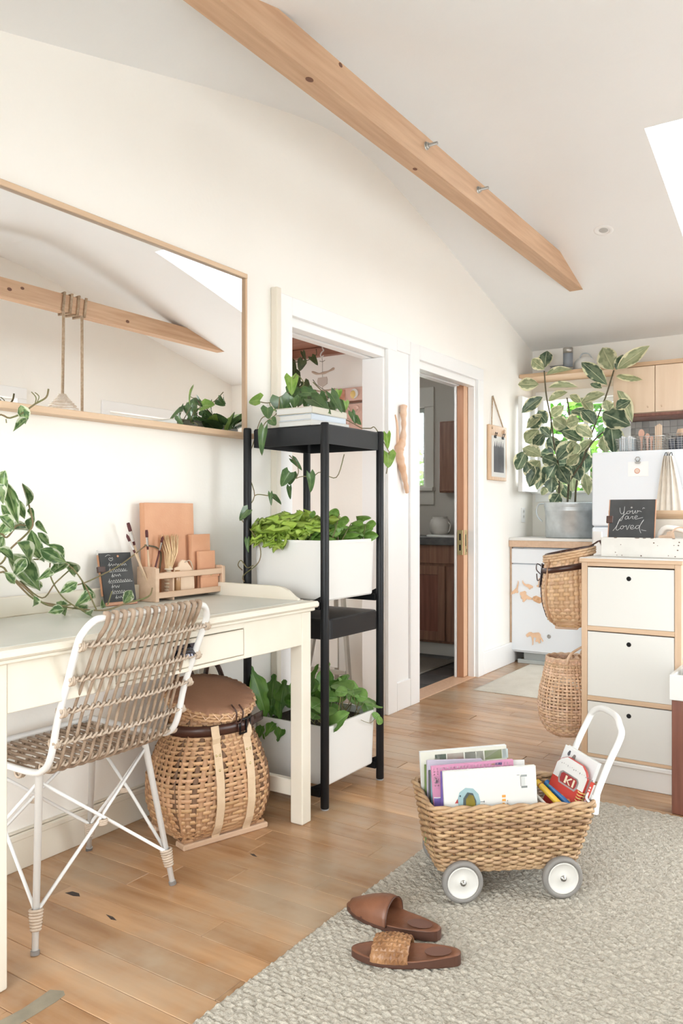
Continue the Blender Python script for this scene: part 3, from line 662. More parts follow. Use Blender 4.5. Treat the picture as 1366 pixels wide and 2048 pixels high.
m=MB(); m.M=ld; m.tube([((.152+.006*math.cos(j*PI))*math.cos(2*PI*j/44),(.152+.006*math.cos(j*PI))*1.06*math.sin(2*PI*j/44),.022 if j%2 else .004) for j in range(44)],.0028,5,closed=True); part('lacing',m,mat('pale_lacing',(.74,.50,.34),.6),lid,local=True)
m=MB(); m.M=ld; m.tube(smooth([(.11,.02,.03),(.128,.012,.036),(.15,.018,.022),(.156,.02,-.012),(.152,.04,-.014),(.15,.045,.02),(.125,.04,.036)],4),.003,6); part('thong',m,M['darkleather'],lid,local=True)
# belt round the neck
m=MB(); P=ringpath(S,.745,64,.010,nr); m.ribbon(P,.036,.004,closed=True,sm=True); bl=part('belt',m,M['darkleather'],pb,local=True)
def bp(a,out,dz=0): return S(.745,a)+nr(.745,a)*out+V((0,0,dz))
m=MB(); m.ribbon([bp(.95,.018),bp(.80,.018),bp(.6,.02),bp(.42,.02),bp(.25,.016)],.034,.006,sm=True); m.ribbon([bp(.95,.018),bp(1.15,.03),bp(1.3,.05),bp(1.38,.062)],.032,.005,sm=True); part('belt_tongue',m,M['darkleather'],bl,local=True)
m=MB(); q=[bp(.28,.022,-.024),bp(.28,.022,.024),bp(.62,.024,.024),bp(.62,.024,-.024)]; m.tube(q,.0042,6,closed=True); m.tube([bp(.45,.026,-.024),bp(.45,.026,.024)],.0035,6); part('buckle',m,mat('black_buckle',(.02,.02,.022),.3,.6),bl,local=True)
# two canvas straps down the front
def strap(y,name='strap'):
    P=[]
    for k in range(22):
        t=lerp(0.0,.80,k/21); best=None
        lo,hi=-PI/2,PI/2
        for _ in range(30):
            md=(lo+hi)/2
            if S(t,md).y<y: lo=md
            else: hi=md
        P.append(S(t,lo)+nr(t,lo)*(.0065 if t<.66 else .019))
    P.insert(0,P[0]+V((-.004,0,-.012)))
    m=MB(); m.ribbon(P,.030,.003,up=(0,1,0)); s_=part(name,m,M['canvas'],pb,local=True)
    for (dy,q) in ((-.007,16),(.007,16),(0,14)):
        m=MB(); p=P[q]+V((0,dy,0)); m.M=MX.Translation(p)@MX.Rotation(PI/2,4,'Y'); m.lathe([(.0001,.004),(.003,.0035),(.0045,.0015),(.0045,-.002)],10); part('rivet',m,M['brass'],s_,local=True)
strap(-.045); strap(.078)
# carrying harness standing up behind
m=MB()
for y in (-.07,.05): m.ribbon(smooth([(-.10,y,.43),(-.145,y+.02,.50),(-.165,y+.05,.555),(-.16,y+.085,.535),(-.12,y+.10,.44)],5),.03,.004,up=(1,0,0),sm=True)
part('harness',m,M['darkleather'],pb,local=True)

# ================================================================== LEAVES
def leaf(name,shape,mt,cup=.25,droop=.25,heart=0,ruf=0,lobes=0,nl=9,nw=6,seed=0,fold=0):
    m=MB(); vs=[];uv=[]; r=random.Random(seed); ph=r.random()*6
    for i in range(nl+1):
        t=i/nl; hw=max(.012,shape(t))/2
        if lobes: hw*=1-.42*max(0,math.sin(lobes*PI*t*2+.6))*(t<.93)
        for j in range(nw+1):
            u=j/(nw/2)-1; x=hw*u; y=t-heart*abs(u)*(1-t)**2
            z=cup*abs(u)**1.3*hw-droop*t*t+fold*abs(u)*hw+ruf*abs(u)**2*math.sin(t*24+ph+3*u)*.42+ruf*.45*math.sin(11*u+ph)*t**2
            if ruf: x+=ruf*.35*math.sin(t*21+ph)*u
            vs.append((x,y,z)); uv.append((u*.5+.5,t))
    w=nw+1
    m.add(vs,[(i*w+j,i*w+j+1,(i+1)*w+j+1,(i+1)*w+j) for i in range(nl) for j in range(nw)],True,uv)
    me=m.mesh(name,uv=True); me.materials.append(mt); return me
ov=lambda p=.9,w=.95:(lambda t:w*math.sin(PI*min(1,t)**p)**.8 if t<1 else 0)
heart=lambda t:1.02*(max(0,1-t)**.62)*(min(1,.55+t*2.2)) if t<1 else 0
lance=lambda t:.95*math.sin(PI*t**.72)**1.1 if 0<t<1 else 0
rnd_=lambda t:math.sqrt(max(0,.25-(t-.5)**2))*2
LM={}
LM['rub']=[leaf('leaf',ov(.95,.98),M['l_rubber'],.22,d,seed=i) for i,d in enumerate((.05,.18,.3))]
LM['rub2']=[leaf('leaf',ov(.95,.98),M['l_rubber2'],.25,d,seed=i) for i,d in enumerate((.05,.18,.3))]
LM['poth']=[leaf('leaf',heart,M['l_poth'],.3,d,heart=.22,seed=i) for i,d in enumerate((.1,.25,.35))]
LM['poth2']=[leaf('leaf',heart,M['l_poth2'],.3,d,heart=.22,seed=i) for i,d in enumerate((.1,.25))]
LM['ivy']=[leaf('leaf',lance,M['l_ivy'],.35,d,heart=.06,seed=i,fold=.2) for i,d in enumerate((.1,.25,.4))]
LM['let']=[leaf('leaf',ov(1.4,1.0),M['l_let'],.3,d,ruf=.30,nl=18,nw=16,seed=i) for i,d in enumerate((.25,.45,.6,.35))]
LM['bas']=[leaf('leaf',ov(.85,.8),M['l_bas'],-.35,.25,seed=i) for i in range(2)]
LM['aru']=[leaf('leaf',ov(1.35,.62),M['l_aru'],.2,d,lobes=2.5,ruf=.05,nl=18,nw=6,seed=i) for i,d in enumerate((.35,.6,.2))]
LM['nas']=[leaf('leaf',rnd_,M['l_nas'],.22,.05,ruf=.02,nl=12,nw=8,seed=i) for i in range(2)]
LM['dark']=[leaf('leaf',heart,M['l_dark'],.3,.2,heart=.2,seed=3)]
def setleaf(kind,root,base,tip,width,face,roll=0,label=None,r=R):
    base,tip=V(base),V(tip); d=tip-base; L_=d.length; y=d.normalized(); n=V(face)-y*V(face).dot(y)
    if n.length<1e-3: n=V((0,0,1))-y*y.z
    n.normalize(); n=MX.Rotation(roll,3,y)@n; x=y.cross(n)
    M3=MX(((x.x*width,y.x*L_,n.x*L_),(x.y*width,y.y*L_,n.y*L_),(x.z*width,y.z*L_,n.z*L_))).to_4x4()
    M3.translation=base-V(root.location); me=r.choice(LM[kind]); return inst('leaf',me,root,M3,label)
WF={'rub':1.28,'rub2':1.28,'poth':1.4,'poth2':1.3,'ivy':1.22,'dark':1.2,'nas':1.1}
def pix_leaf(kind,root,plane,val,b,tp,wpx,dv=0,wob=.5,r=R,zmin=None):
    """a leaf measured in the photograph: base, tip and width at depth VAL of PLANE; DV brings the tip nearer or farther"""
    B=at(*b,**{plane:val}); T=at(*tp,**{plane:val+dv})
    if kind=='ivy': T=B+(T-B)*1.22
    if zmin is not None: B.z=max(B.z,zmin+.005); T.z=max(T.z,zmin+.005)
    q=CAM-B; w_=abs(q.dot(FW))/FPX*wpx; roll=(r.random()-.5)*wob
    return setleaf(kind,root,B,T,w_*WF[kind],q.normalized()+V((0,0,.35)),roll)
def vine(root,pts,r,name='vine',mt=None,n=5):
    m=MB(); Q=smooth(pts,n); m.tube(Q,r,6); return part(name,m,mt or M['stem'],root)

# ================================================================== ON THE DESK
DZ=DT+.0015
def tilted(name,label,cat,loc,rz,lean,group=None):   # local x along, y thickness, z up; LEAN about x
    return thing(name,label,cat,loc,(lean,0,rz),group)
def strokes(mb,lines,r,fn):                           # chalk or pen lines: each a list of (a,b)
    for ln in lines:
        P=smooth([fn(a,b) for a,b in ln],4) if len(ln)>2 else [fn(a,b) for a,b in ln]
        mb.tube(P,r,4)
# small chalkboard list, leaning back on the wall
c=at(238,1206,z=DZ); t=tilted('chalkboard','small slate list board with scribbled chalk lines on the desk beside the brushes','chalkboard',(.085,1.905,DZ),math.radians(80),math.radians(-13))
m=MB(); m.box(-.062,.062,0,.006,0,.185,.001); part('slate',m,M['slate'],t,local=True)
m=MB(); m.box(-.062,.062,-.007,-.0005,0,.012,.002); part('ledge',m,M['redwood'],t,local=True)
m=MB(); r2=random.Random(3)
F=lambda a,b:V((a,-.0006,b)); ln=[]
for k,(x0,x1) in enumerate(((-.033,.045),(-.033,.04),(-.025,.018),(-.04,.055),(-.03,.01),(-.032,.028),(-.02,.03))):
    zz=.142-.019*k; n=int((x1-x0)/.0045); ln.append([(x0+i*.0045,zz+(.0042 if i%2 else -.0035)*(.6+r2.random()*.7)) for i in range(n)])
    if k in(1,3,5): ln.append([(x0+.002,zz-.006),(x1,zz-.004)])
    ln.append([(x0+.006,zz+.009),(x0+.004,zz-.006)])
ln.append([(-.02,.156),(-.028,.163),(-.022,.168),(-.019,.164),(-.014,.168),(-.012,.162),(-.02,.156)]); ln.append([(-.04,.172),(-.03,.178),(-.02,.176)])
strokes(m,ln,.0007,F); part('chalk_writing',m,M['chalk'],t,local=True)
m=MB(); m.M=MX.Translation((.008,-.001,.172))@MX.Rotation(PI/2,4,'X'); m.lathe([(.0001,0),(.004,0),(.004,.0015),(.0001,.0015)],12); part('hanging_hole',m,M['tanleather'],t,local=True)
m=MB(); m.box(-.074,-.046,-.004,.008,.118,.138,.001); part('pencil_loop',m,M['darkleather'],t,local=True)
m=MB(); m.tube([(-.068,.001,.035),(-.068,.001,.178)],.0035,6); part('pencil',m,M['redwood'],t,local=True)
m=MB(); m.tube([(-.068,.001,.1785),(-.068,.001,.196)],[.0035,.002],6); part('chalk_tip',m,M['paper'],t,local=True)

# beech organiser: tall end box, open rack with two rails; local x runs along the wall
ox0,ox1,oy0,oy1=2.025,2.392,.030,.118    # y range along the wall, x range out of the wall
t=thing('desk_organizer','beech desk organiser with open front rails holding brushes and leather books','organizer',(.07,2.2,DZ))
m=MB(); m.box(oy0,oy1,ox0,ox0+.012,DZ,DZ+.125,.002); m.box(oy0,oy1,ox0+.095,ox0+.103,DZ,DZ+.10,.002); m.box(oy0,oy0+.008,ox0+.0122,ox0+.0948,DZ,DZ+.11,.002); part('brush_box',m,M['beech'],t)
m=MB(); m.box(oy0,oy1,ox1-.012,ox1,DZ,DZ+.115,.002); part('end_panel',m,M['beech'],t)
m=MB(); m.box(oy0,oy1,ox0+.1032,ox1-.0122,DZ+.012,DZ+.022,.001); m.box(oy0+.008,oy1-.001,ox0+.0122,ox0+.0948,DZ+.012,DZ+.022,.001); part('base_board',m,M['beech'],t)
for z in (DZ+.012,DZ+.082):
    m=MB(); m.box(oy1+.0003,oy1+.0085,ox0,ox1,z,z+.022,.002); part('front_rail',m,M['beech'],t)
for a,b,h in ((ox0-.001,ox0+.016,.122),(ox1-.016,ox1+.001,.112)):
    m=MB(); m.box(oy1+.0003,oy1+.012,a,b,DZ,DZ+h,.002); part('corner_post',m,M['beech'],t)
def book_like(name,label,cat,y0,y1,x,z0,h,th,mt,lean=-6,pages=True,group=None):
    t=tilted(name,label,cat,(x,(y0+y1)/2,z0),PI/2,math.radians(lean),group); w_=(y1-y0)/2
    m=MB(); m.box(-w_,w_,-th/2,-th/2+.003,0,h,.0014); m.box(-w_,w_,th/2-.003,th/2,0,h,.0014); part('cover',m,mt,t,local=True)
    m=MB(); m.tube([(-w_,0,.001),(-w_,0,h-.001)],th/2,10); part('spine',m,mt,t,local=True)
    if pages: m=MB(); m.box(-w_+.004,w_-.004,-th/2+.003,th/2-.003,.003,h-.003,.0005); part('pages',m,M['paper'],t,local=True)
    return t
zb_=DZ+.022
book_like('notebook','large natural tan leather notebook, the tallest thing in the desk organiser','notebook',2.045,2.30,.048,zb_,.335,.020,M['tanleather'],-2)
n2=book_like('notebook','mid-size tan leather notebook with a stamped circle before the tallest one','notebook',2.262,2.368,.072,zb_,.215,.014,M['tanleather'],-2)
m=MB(); m.M=MX.Translation((-.015,-.0072,.185))@MX.Rotation(PI/2,4,'X'); m.lathe([(.009,-.0004),(.0105,.0006),(.012,-.0004)],20); part('stamp',m,M['tanleather'],n2,local=True)
book_like('notebook','small tan leather notebook, third tallest in the desk organiser','notebook',2.285,2.382-.006,.090,zb_,.150,.012,M['tanleather'],-2)
t=tilted('leather_pouch','small flapped tan leather pouch at the right end of the organiser','pouch',(.108,2.322,zb_),PI/2,math.radians(-1))
m=MB(); m.box(-.046,.052,-.006,.006,0,.068,.004); part('body',m,M['tanleather'],t,local=True)
m=MB(); m.box(-.048,.054,-.0085,-.0062,.050,.078,.001); m.box(-.048,.054,-.0085,.006,.0782,.081,.001); part('flap',m,M['tanleather'],t,local=True)
m=MB(); m.M=MX.Translation((.004,-.0088,.058))@MX.Rotation(PI/2,4,'X'); m.lathe([(.0001,.002),(.003,.0015),(.004,0)],10); part('stud',m,M['brass'],t,local=True)
t=tilted('wooden_tag','pale wooden board tag with a rounded neck behind the organiser rail','tag',(.1,2.197,zb_),PI/2,math.radians(-2))
m=MB(); pr=[(-.052,0),(.045,0),(.05,.008),(.05,.05),(.04,.085),(.022,.105),(.012,.118),(-.012,.122),(-.024,.112),(-.03,.098),(-.048,.094),(-.054,.07)]
m.prism(pr,.007,lambda a,b,h:(a,h-.0035,b)); part('board',m,M['maple'],t,local=True)
m=MB(); m.tube(smooth([(.0,-.004,.112),(.02,-.01,.118),(.035,-.008,.10),(.045,-.004,.075)],4),.0022,6); part('cord',m,M['bind'],t,local=True)
t=thing('whisk_broom','small straw whisk broom standing bristles up in the organiser','broom',(.085,2.136,zb_))
m=MB(); r2=random.Random(5)
for k in range(46):
    u=r2.random()*2-1; v=r2.random()*2-1
    m.tube([(.085+.006*v,2.13+.009*u,zb_+.09),(.085+.012*v,2.142+.022*u,zb_+.15),(.085+.012*v-.02,2.152+.038*u,zb_+.205+.014*r2.random())],[.0024,.0022,.0012],4)
part('bristles',m,mat('broom_straw',(.66,.45,.25),.7,c2=(.76,.56,.34),scale=60),t,kind='stuff')
m=MB(); m.tube([(.086,2.128,zb_+.002),(.085,2.13,zb_+.10)],.0095,8)
for k in range(7): m.tube([(.085+.0125*math.cos(2*PI*j/10),2.129+.0125*math.sin(2*PI*j/10),zb_+.012+k*.013) for j in range(10)],.0042,5,closed=True)
part('bound_handle',m,mat('pale_bound_cane',(.72,.60,.45),.6),t)
m=MB(); m.lathe([(.0001,0),(.012,0),(.0125,.06),(.009,.07),(.009,.085),(.0001,.086)],16,(.105,2.155,zb_)); solo('glass_bottle',m,mat('amber_glass',(.42,.24,.12),.15),'slim amber bottle behind the lower organiser rail','bottle')
dkb=mat('dark_red_brush_bristle',(.075,.012,.012),.6); ferr=mat('brush_ferrule',(.72,.72,.72),.22,1); hnd=mat('brush_handle',(.58,.42,.28),.5); hnd2=mat('dark_brush_handle',(.10,.03,.028),.4)
def brush(b,tp,r,dark,flat,label,x0=.075,x1=.10):
    A=at(*b,x=x0); A.z=zb_+.001 if A.z<zb_ else A.z; T=at(*tp,x=x1); A=V((x0,2.043+(A.y-2.0)*.25,zb_)); A.y=min(max(A.y,2.055),2.10)
    t=thing('paint_brush',label,'brush',A,0,'paint brushes in the desk organiser'); d=T-A
    m=MB(); m.tube([A,A+d*.35,A+d*.72],[r*.5,r*.9,r*.62],7); part('handle',m,hnd2 if dark else hnd,t)
    m=MB(); m.tube([A+d*.7,A+d*.75],[r*.72,r*.8],7); part('collar',m,dkb,t)
    m=MB(); m.tube([A+d*.75,A+d*.89],[r*.8,r],8); part('ferrule',m,ferr,t)
    m=MB(); m.tube([A+d*.89,A+d*.96,A+d*1.0],[r*1.02,r*1.05,r*(.9 if flat else .15)],8); part('bristles',m,dkb,t)
brush((282,1145),(256,1046),.0062,False,True,'flat-tipped paint brush, tallest in the organiser',.06,.06)
brush((280,1150),(253,1068),.005,False,False,'round paint brush leaning left of the tallest one',.085,.075)
brush((290,1140),(293,1060),.0052,False,True,'upright paint brush just before the tan notebook',.07,.07)
brush((284,1150),(326,1072),.005,True,False,'dark-handled paint brush leaning to the right',.06,.085)
m=MB(); A=V((.06,2.085,zb_)); m.tube(smooth([A,A+V((0,.03,.15)),at(290,1090,x=.07)],5),.003,6); solo('twig',m,M['bark'],'thin dark twig standing among the paint brushes','twig')

# trailing variegated plant: its pot is just outside the picture on the desk
t=thing('trailing_plant','variegated trailing vine spilling over the left end of the desk','plant',(.20,1.20,DZ))
m=MB(); m.lathe([(.0001,.001),(.055,.001),(.062,.01),(.082,.15),(.088,.15),(.088,.165),(.080,.165),(.076,.14)],28,(.20,1.20,DZ)); part('pot',m,mat('terracotta_pot',(.52,.25,.15),.8),t)
m=MB(); m.lathe([(.0001,.145),(.078,.142)],20,(.20,1.20,DZ)); part('soil',m,M['soil'],t)
Z2=lambda p:(p[0]*.3367,930+p[1]*.3367)
r3=random.Random(11)
IV=[((30,40),(8,190),60),((38,110),(98,315),55),((92,200),(145,312),40),((133,115),(188,250),32),((178,258),(196,312),26),((222,335),(262,390),28),((0,308),(76,375),55),((60,388),(185,372),48),((178,388),(196,310),42),((190,395),(242,570),66),((226,405),(285,470),34),((290,475),(372,565),52),((245,505),(378,572),62),((236,565),(365,568),42),((375,575),(466,655),50),((390,585),(305,635),48),((300,630),(248,668),36),((55,540),(215,712),96),((105,465),(196,565),74),((-10,500),(88,556),44),((120,690),(262,722),36),((455,700),(372,752),46),((488,695),(566,858),38),((545,765),(466,818),48),((338,818),(396,878),56),((376,858),(300,872),44),((462,838),(516,872),36),((505,880),(566,902),34),((735,815),(778,752),48),((606,800),(622,858),24),((20,430),(-20,520),60),((60,330),(0,420),55),((10,240),(60,330),46),((150,560),(90,640),52),((30,640),(90,700),40),((200,780),(215,850),34),((-30,120),(20,200),60)]
for k,(b,tp,w_) in enumerate(IV):
    pix_leaf('ivy',t,'x',.13+.16*r3.random(),Z2(b),Z2(tp),w_*.3367*1.25,dv=(r3.random()-.5)*.06,wob=.9,r=r3,zmin=DT)
def v2(pts,x0,x1): 
    o=[]
    for i,p in enumerate(pts):
        q=at(*Z2(p),x=lerp(x0,x1,i/(len(pts)-1))); q.z=max(q.z,DT+.006); o.append(q)
    return o
root=V((.20,1.20,DZ+.15))
for pts,a,b in (([(-20,600),(60,660),(200,795),(330,830),(450,852),(620,862),(750,822),(880,782),(905,730)],.22,.16),([(-20,640),(30,640),(120,705),(240,810),(320,838),(420,830)],.25,.2),([(-20,600),(60,500),(180,385),(190,310),(135,115)],.2,.16),([(-30,420),(40,430),(100,360),(150,360)],.18,.16),([(420,720),(500,700),(600,655),(720,590),(862,480)],.12,.06),([(200,560),(380,578),(490,690),(572,858)],.2,.22),([(300,560),(300,660),(360,770),(430,830),(520,880)],.2,.2),([(120,690),(250,790),(330,700),(440,600)],.17,.17),([(640,830),(665,750)],.16,.16)):
    P=v2(pts,a,b); 
    if pts[0][0]<0: P=[root]+P
    vine(t,P,.0022 if pts[0][0]>=0 else .0028)
# the shoot that crosses the foot of the mirror
P=[root,V((.16,1.30,1.15))]+[at(u,v,x=.10) for u,v in ((-12,842),(20,836),(45,826),(70,808),(92,795),(97,778))]; vine(t,P,.0028)
vine(t,[at(u,v,x=.10) for u,v in ((70,808),(72,795),(63,784))],.0016); vine(t,[at(u,v,x=.10) for u,v in ((74,805),(78,793),(70,785))],.0014); vine(t,[at(u,v,x=.10) for u,v in ((12,838),(13,846))],.0016)
pix_leaf('ivy',t,'x',.10,(42,812),(50,842),22,r=r3); pix_leaf('ivy',t,'x',.11,(52,838),(31,857),14,r=r3)

# ================================================================== PLANT TROLLEY
tx0,tx1,ty0,ty1=.148,.527,2.506,2.918
t=thing('plant_trolley','tall black steel plant stand with two flat trays and white planter boxes','plant stand',(.34,2.71,0))
for x in (tx0,tx1):
    for y in (ty0,ty1):
        m=MB(); m.lathe([(.0001,.004),(.014,.004),(.0165,.008),(.0165,1.461),(.014,1.467),(.0001,1.468)],18,(x,y,0)); p=part('post',m,M['black'],t)
        m=MB(); m.lathe([(.0001,0),(.015,0),(.015,.0035),(.0001,.0035)],14,(x,y,0)); part('foot_pad',m,M['grey'],p)
def tray(z0,z1):
    m=MB(); a,b,c,d=tx0+.017,tx1-.017,ty0+.004,ty1-.004
    m.box(a,b,c,d,z1-.004,z1,.0015)
    for p in ((a,b,c,c+.003),(a,b,d-.003,d),(a,a+.003,c+.003,d-.003),(b-.003,b,c+.003,d-.003)): m.box(*p,z0,z1-.0041,.0008)
    part('tray',m,M['black'],t)
m=MB(); a,b,c,d=tx0+.004,tx1-.004,ty0+.004,ty1-.004
def skirt(z0,z1,r=.03):
    a,b,c,d=tx0+.017,tx1+.004,ty0+.012,ty1-.012; pr=[]
    for (cx,cy,s) in ((b-r,d-r,0),(a+r,d-r,1),(a+r,c+r,2),(b-r,c+r,3)): pr+=[(cx+r*math.cos(s*PI/2+PI/2*k/5),cy+r*math.sin(s*PI/2+PI/2*k/5)) for k in range(6)]
    n=len(pr); m=MB(); vs=[]
    ins=lambda q,e:((a+b)/2+(q[0]-(a+b)/2)*e,(c+d)/2+(q[1]-(c+d)/2)*e)
    for e,z in ((.972,z0),(1,z0),(1,z1-.006),(.985,z1),(.975,z1-.004),(.972,z0)): vs+=[(*ins(q,e),z) for q in pr]
    m.add(vs,[(k*n+i,k*n+(i+1)%n,(k+1)*n+(i+1)%n,(k+1)*n+i) for k in (0,1,2) for i in range(n)]+[(4*n+i,4*n+(i+1)%n,5*n+(i+1)%n,5*n+i) for i in range(n)]+[[3*n+i for i in range(n)],[4*n+i for i in range(n)][::-1]],False)
    part('tray',m,M['black'],t)
skirt(1.388,1.463,.012); skirt(.640,.718,.035)
for z in (.755,.045):
    for y in (ty0,ty1):
        m=MB(); m.box(tx0+.016,tx1-.016,y-.012,y+.012,z,z+.028,.002)
        for x,s in ((tx0+.016,1),(tx1-.016,-1)): m.prism([(x,z+.028),(x+s*.05,z+.028),(x,z+.052)],.006,lambda a,b,h:(a,y-.003+h,b))
        part('cross_bar',m,M['black'],t)
def planter(z0,z1,label):
    a,b,c,d=tx0+.010,tx1-.005,ty0+.020,ty1-.020; r=.03; e=.006
    t=thing('planter_box',label,'planter',((a+b)/2,(c+d)/2,z0),0,'white planter boxes on the black stand')
    def ring(o,z):
        pr=[]
        for (cx,cy,s) in ((b-r,d-r,0),(a+r,d-r,1),(a+r,c+r,2),(b-r,c+r,3)): pr+=[(cx+(r+o)*math.cos(s*PI/2+PI/2*k/6),cy+(r+o)*math.sin(s*PI/2+PI/2*k/6),z) for k in range(7)]
        return pr
    m=MB(); L_=[ring(-.02,z0),ring(-.012,z0),ring(-.008,z0+.006),ring(0,z1-.012),ring(.0035,z1-.012),ring(.0035,z1),ring(-.006,z1),ring(-.008,z1-.05)]; n=len(L_[0]); vs=sum(L_,[])
    m.add(vs,[(k*n+i,k*n+(i+1)%n,(k+1)*n+(i+1)%n,(k+1)*n+i) for k in range(len(L_)-1) for i in range(n)]+[list(range(n))],False); part('box',m,M['white'],t)
    m=MB(); m.add(ring(-.0075,z1-.03),[list(range(n))]); part('soil',m,M['soil'],t)
    return t,(a,b,c,d)
p1,(a,b,c,d)=planter(.7855,1.018,'upper white planter box on the stand, full of lettuce and basil')
p2,_=planter(.0755,.305,'lower white planter box on the stand, full of dark salad leaves')
r4=random.Random(21); zz=1.0
g1=thing('lettuce','frilly lime green lettuce in the upper planter','lettuce',(.24,2.60,.99)); 
for k in range(52):
    q=r4.random(); ba=V((lerp(.19,.36,r4.random()),lerp(2.55,2.72,r4.random()),.992)); an=-PI*.95+PI*1.15*q+(r4.random()-.5); el=.45+.9*r4.random(); L_=.085+.075*r4.random()
    dr_=V((math.cos(an)*math.cos(el),math.sin(an)*math.cos(el),math.sin(el)))
    setleaf('let',g1,ba,ba+dr_*L_,L_*(.75+.3*r4.random()),V((-dr_.x*.6,-dr_.y*.6,1)),(r4.random()-.5)*.8,r=r4)
for k in range(9):       # leaves folding over the front rim
    ba=V((lerp(.18,.33,r4.random()),2.545,1.02)); setleaf('let',g1,ba,ba+V(((r4.random()-.6)*.08,-.05-.02*r4.random(),.02-.05*r4.random())),.075,V((0,-.6,1)),(r4.random()-.5),r=r4)
for k in range(7):
    ba=V((.19,lerp(2.55,2.75,r4.random()),1.02)); setleaf('let',g1,ba,ba+V((-.05-.04*r4.random(),-.05+.04*r4.random(),.02+.05*r4.random())),.09,V((-.3,-.5,1)),(r4.random()-.5),r=r4)
g2=thing('basil','bushy green basil in the upper planter behind the front post','basil',(.42,2.74,.99))
for k in range(18):
    ba=V((lerp(.33,.49,r4.random()),lerp(2.60,2.86,r4.random()),.99)); tp=ba+V(((r4.random()-.5)*.08,(r4.random()-.4)*.07,.05+.09*r4.random())); vine(g2,[ba,(ba+tp)/2+V((.006,0,.01)),tp],.0022)
    for j in range(6):
        an=2*PI*r4.random(); h=lerp(.45,1,j/5); q=ba+(tp-ba)*h; L_=.04+.032*r4.random()
        setleaf('bas',g2,q,q+V((math.cos(an),math.sin(an)*.6,.1))*L_,L_*.85,(.3,-.9,.7),(r4.random()-.5),r=r4)
g3=thing('rocket','dark lobed salad greens in the left half of the lower planter','salad plant',(.25,2.62,.28))
for k in range(20):
    ba=V((lerp(.19,.36,r4.random()),lerp(2.54,2.80,r4.random()),.278)); an=2*PI*r4.random(); el=.75+.7*r4.random(); L_=.13+.11*r4.random()
    dr_=V((math.cos(an)*math.cos(el),math.sin(an)*math.cos(el),math.sin(el))); setleaf('aru',g3,ba,ba+dr_*L_,L_*.55,V((.3-dr_.x,-.7-dr_.y,.5)),(r4.random()-.5),r=r4)
for k in range(5):
    ba=V((lerp(.19,.3,k/4),2.56,.30)); tp=ba+V((-.03+.01*k,-.075-.01*(k%2),-.01-.04*(k%3))); setleaf('aru',g3,ba,tp,.08,(0,-.8,.9),(r4.random()-.5)*.6,r=r4)
g4=thing('nasturtium','round-leaved nasturtium in the right half of the lower planter','nasturtium',(.44,2.74,.28))
for k in range(24):
    ba=V((lerp(.38,.49,r4.random()),lerp(2.56,2.85,r4.random()),.278)); an=2*PI*r4.random(); h=.04+.13*r4.random(); tp=ba+V((.05*math.cos(an),.05*math.sin(an),h))
    vine(g4,[ba,(ba+tp)/2+V((.01*math.cos(an),.01*math.sin(an),.01)),tp],.0018); L_=.05+.045*r4.random()
    e=V((math.cos(an+.6),math.sin(an+.6),-.1)).normalized(); setleaf('nas',g4,tp-e*L_*.5,tp+e*L_*.5,L_,V((.5,-.6,1)),(r4.random()-.5)*.7,r=r4)
for b_,tp,w_ in (((690,1440),(648,1458),34),((700,1425),(640,1470),30),((745,1425),(760,1440),12),((728,1400),(742,1432),20)):
    pix_leaf('nas',g4,'y',2.60 if b_[0]<720 else 2.86,b_,tp,w_,r=r4)
vine(g4,[at(u,v,x=.54) for u,v in ((722,1440),(740,1446),(752,1436),(757,1440))],.0012); pix_leaf('nas',g4,'x',.56,(757,1432),(761,1450),12,r=r4)
# books on the top tray
bw_=mat('book_board',(.66,.65,.62),.5); by=mat('book_board_yellowed',(.60,.565,.48),.6); bb=mat('book_board_blue_white',(.55,.60,.66),.45)
for k,(z,h,mt,lab,dx,sh) in enumerate(((1.4635,.022,bw_,'bottom book of the three stacked on the black tray',0,0),(1.486,.024,bb,'middle pale blue book of the three stacked on the black tray',-.006,.004),(1.5105,.026,by,'top book of the three stacked under the pothos leaves',-.012,-.004))):
    t=thing('book',lab,'book',(.38+dx,2.645,z),math.radians(-4+2.5*k),'books stacked on the black stand')
    X,Y=.085-sh,.122-sh
    m=MB(); m.box(-X,X,-Y,Y,0,.003,.001); m.box(-X,X,-Y,Y,h-.003,h,.001); m.box(X-.003,X,-Y,Y,.003,h-.003,.0005); part('cover',m,mt,t,local=True)
    m=MB(); m.box(-X+.004,X-.0031,-Y+.004,Y-.004,.0031,h-.0031,0); part('pages',m,M['paper'],t,local=True)
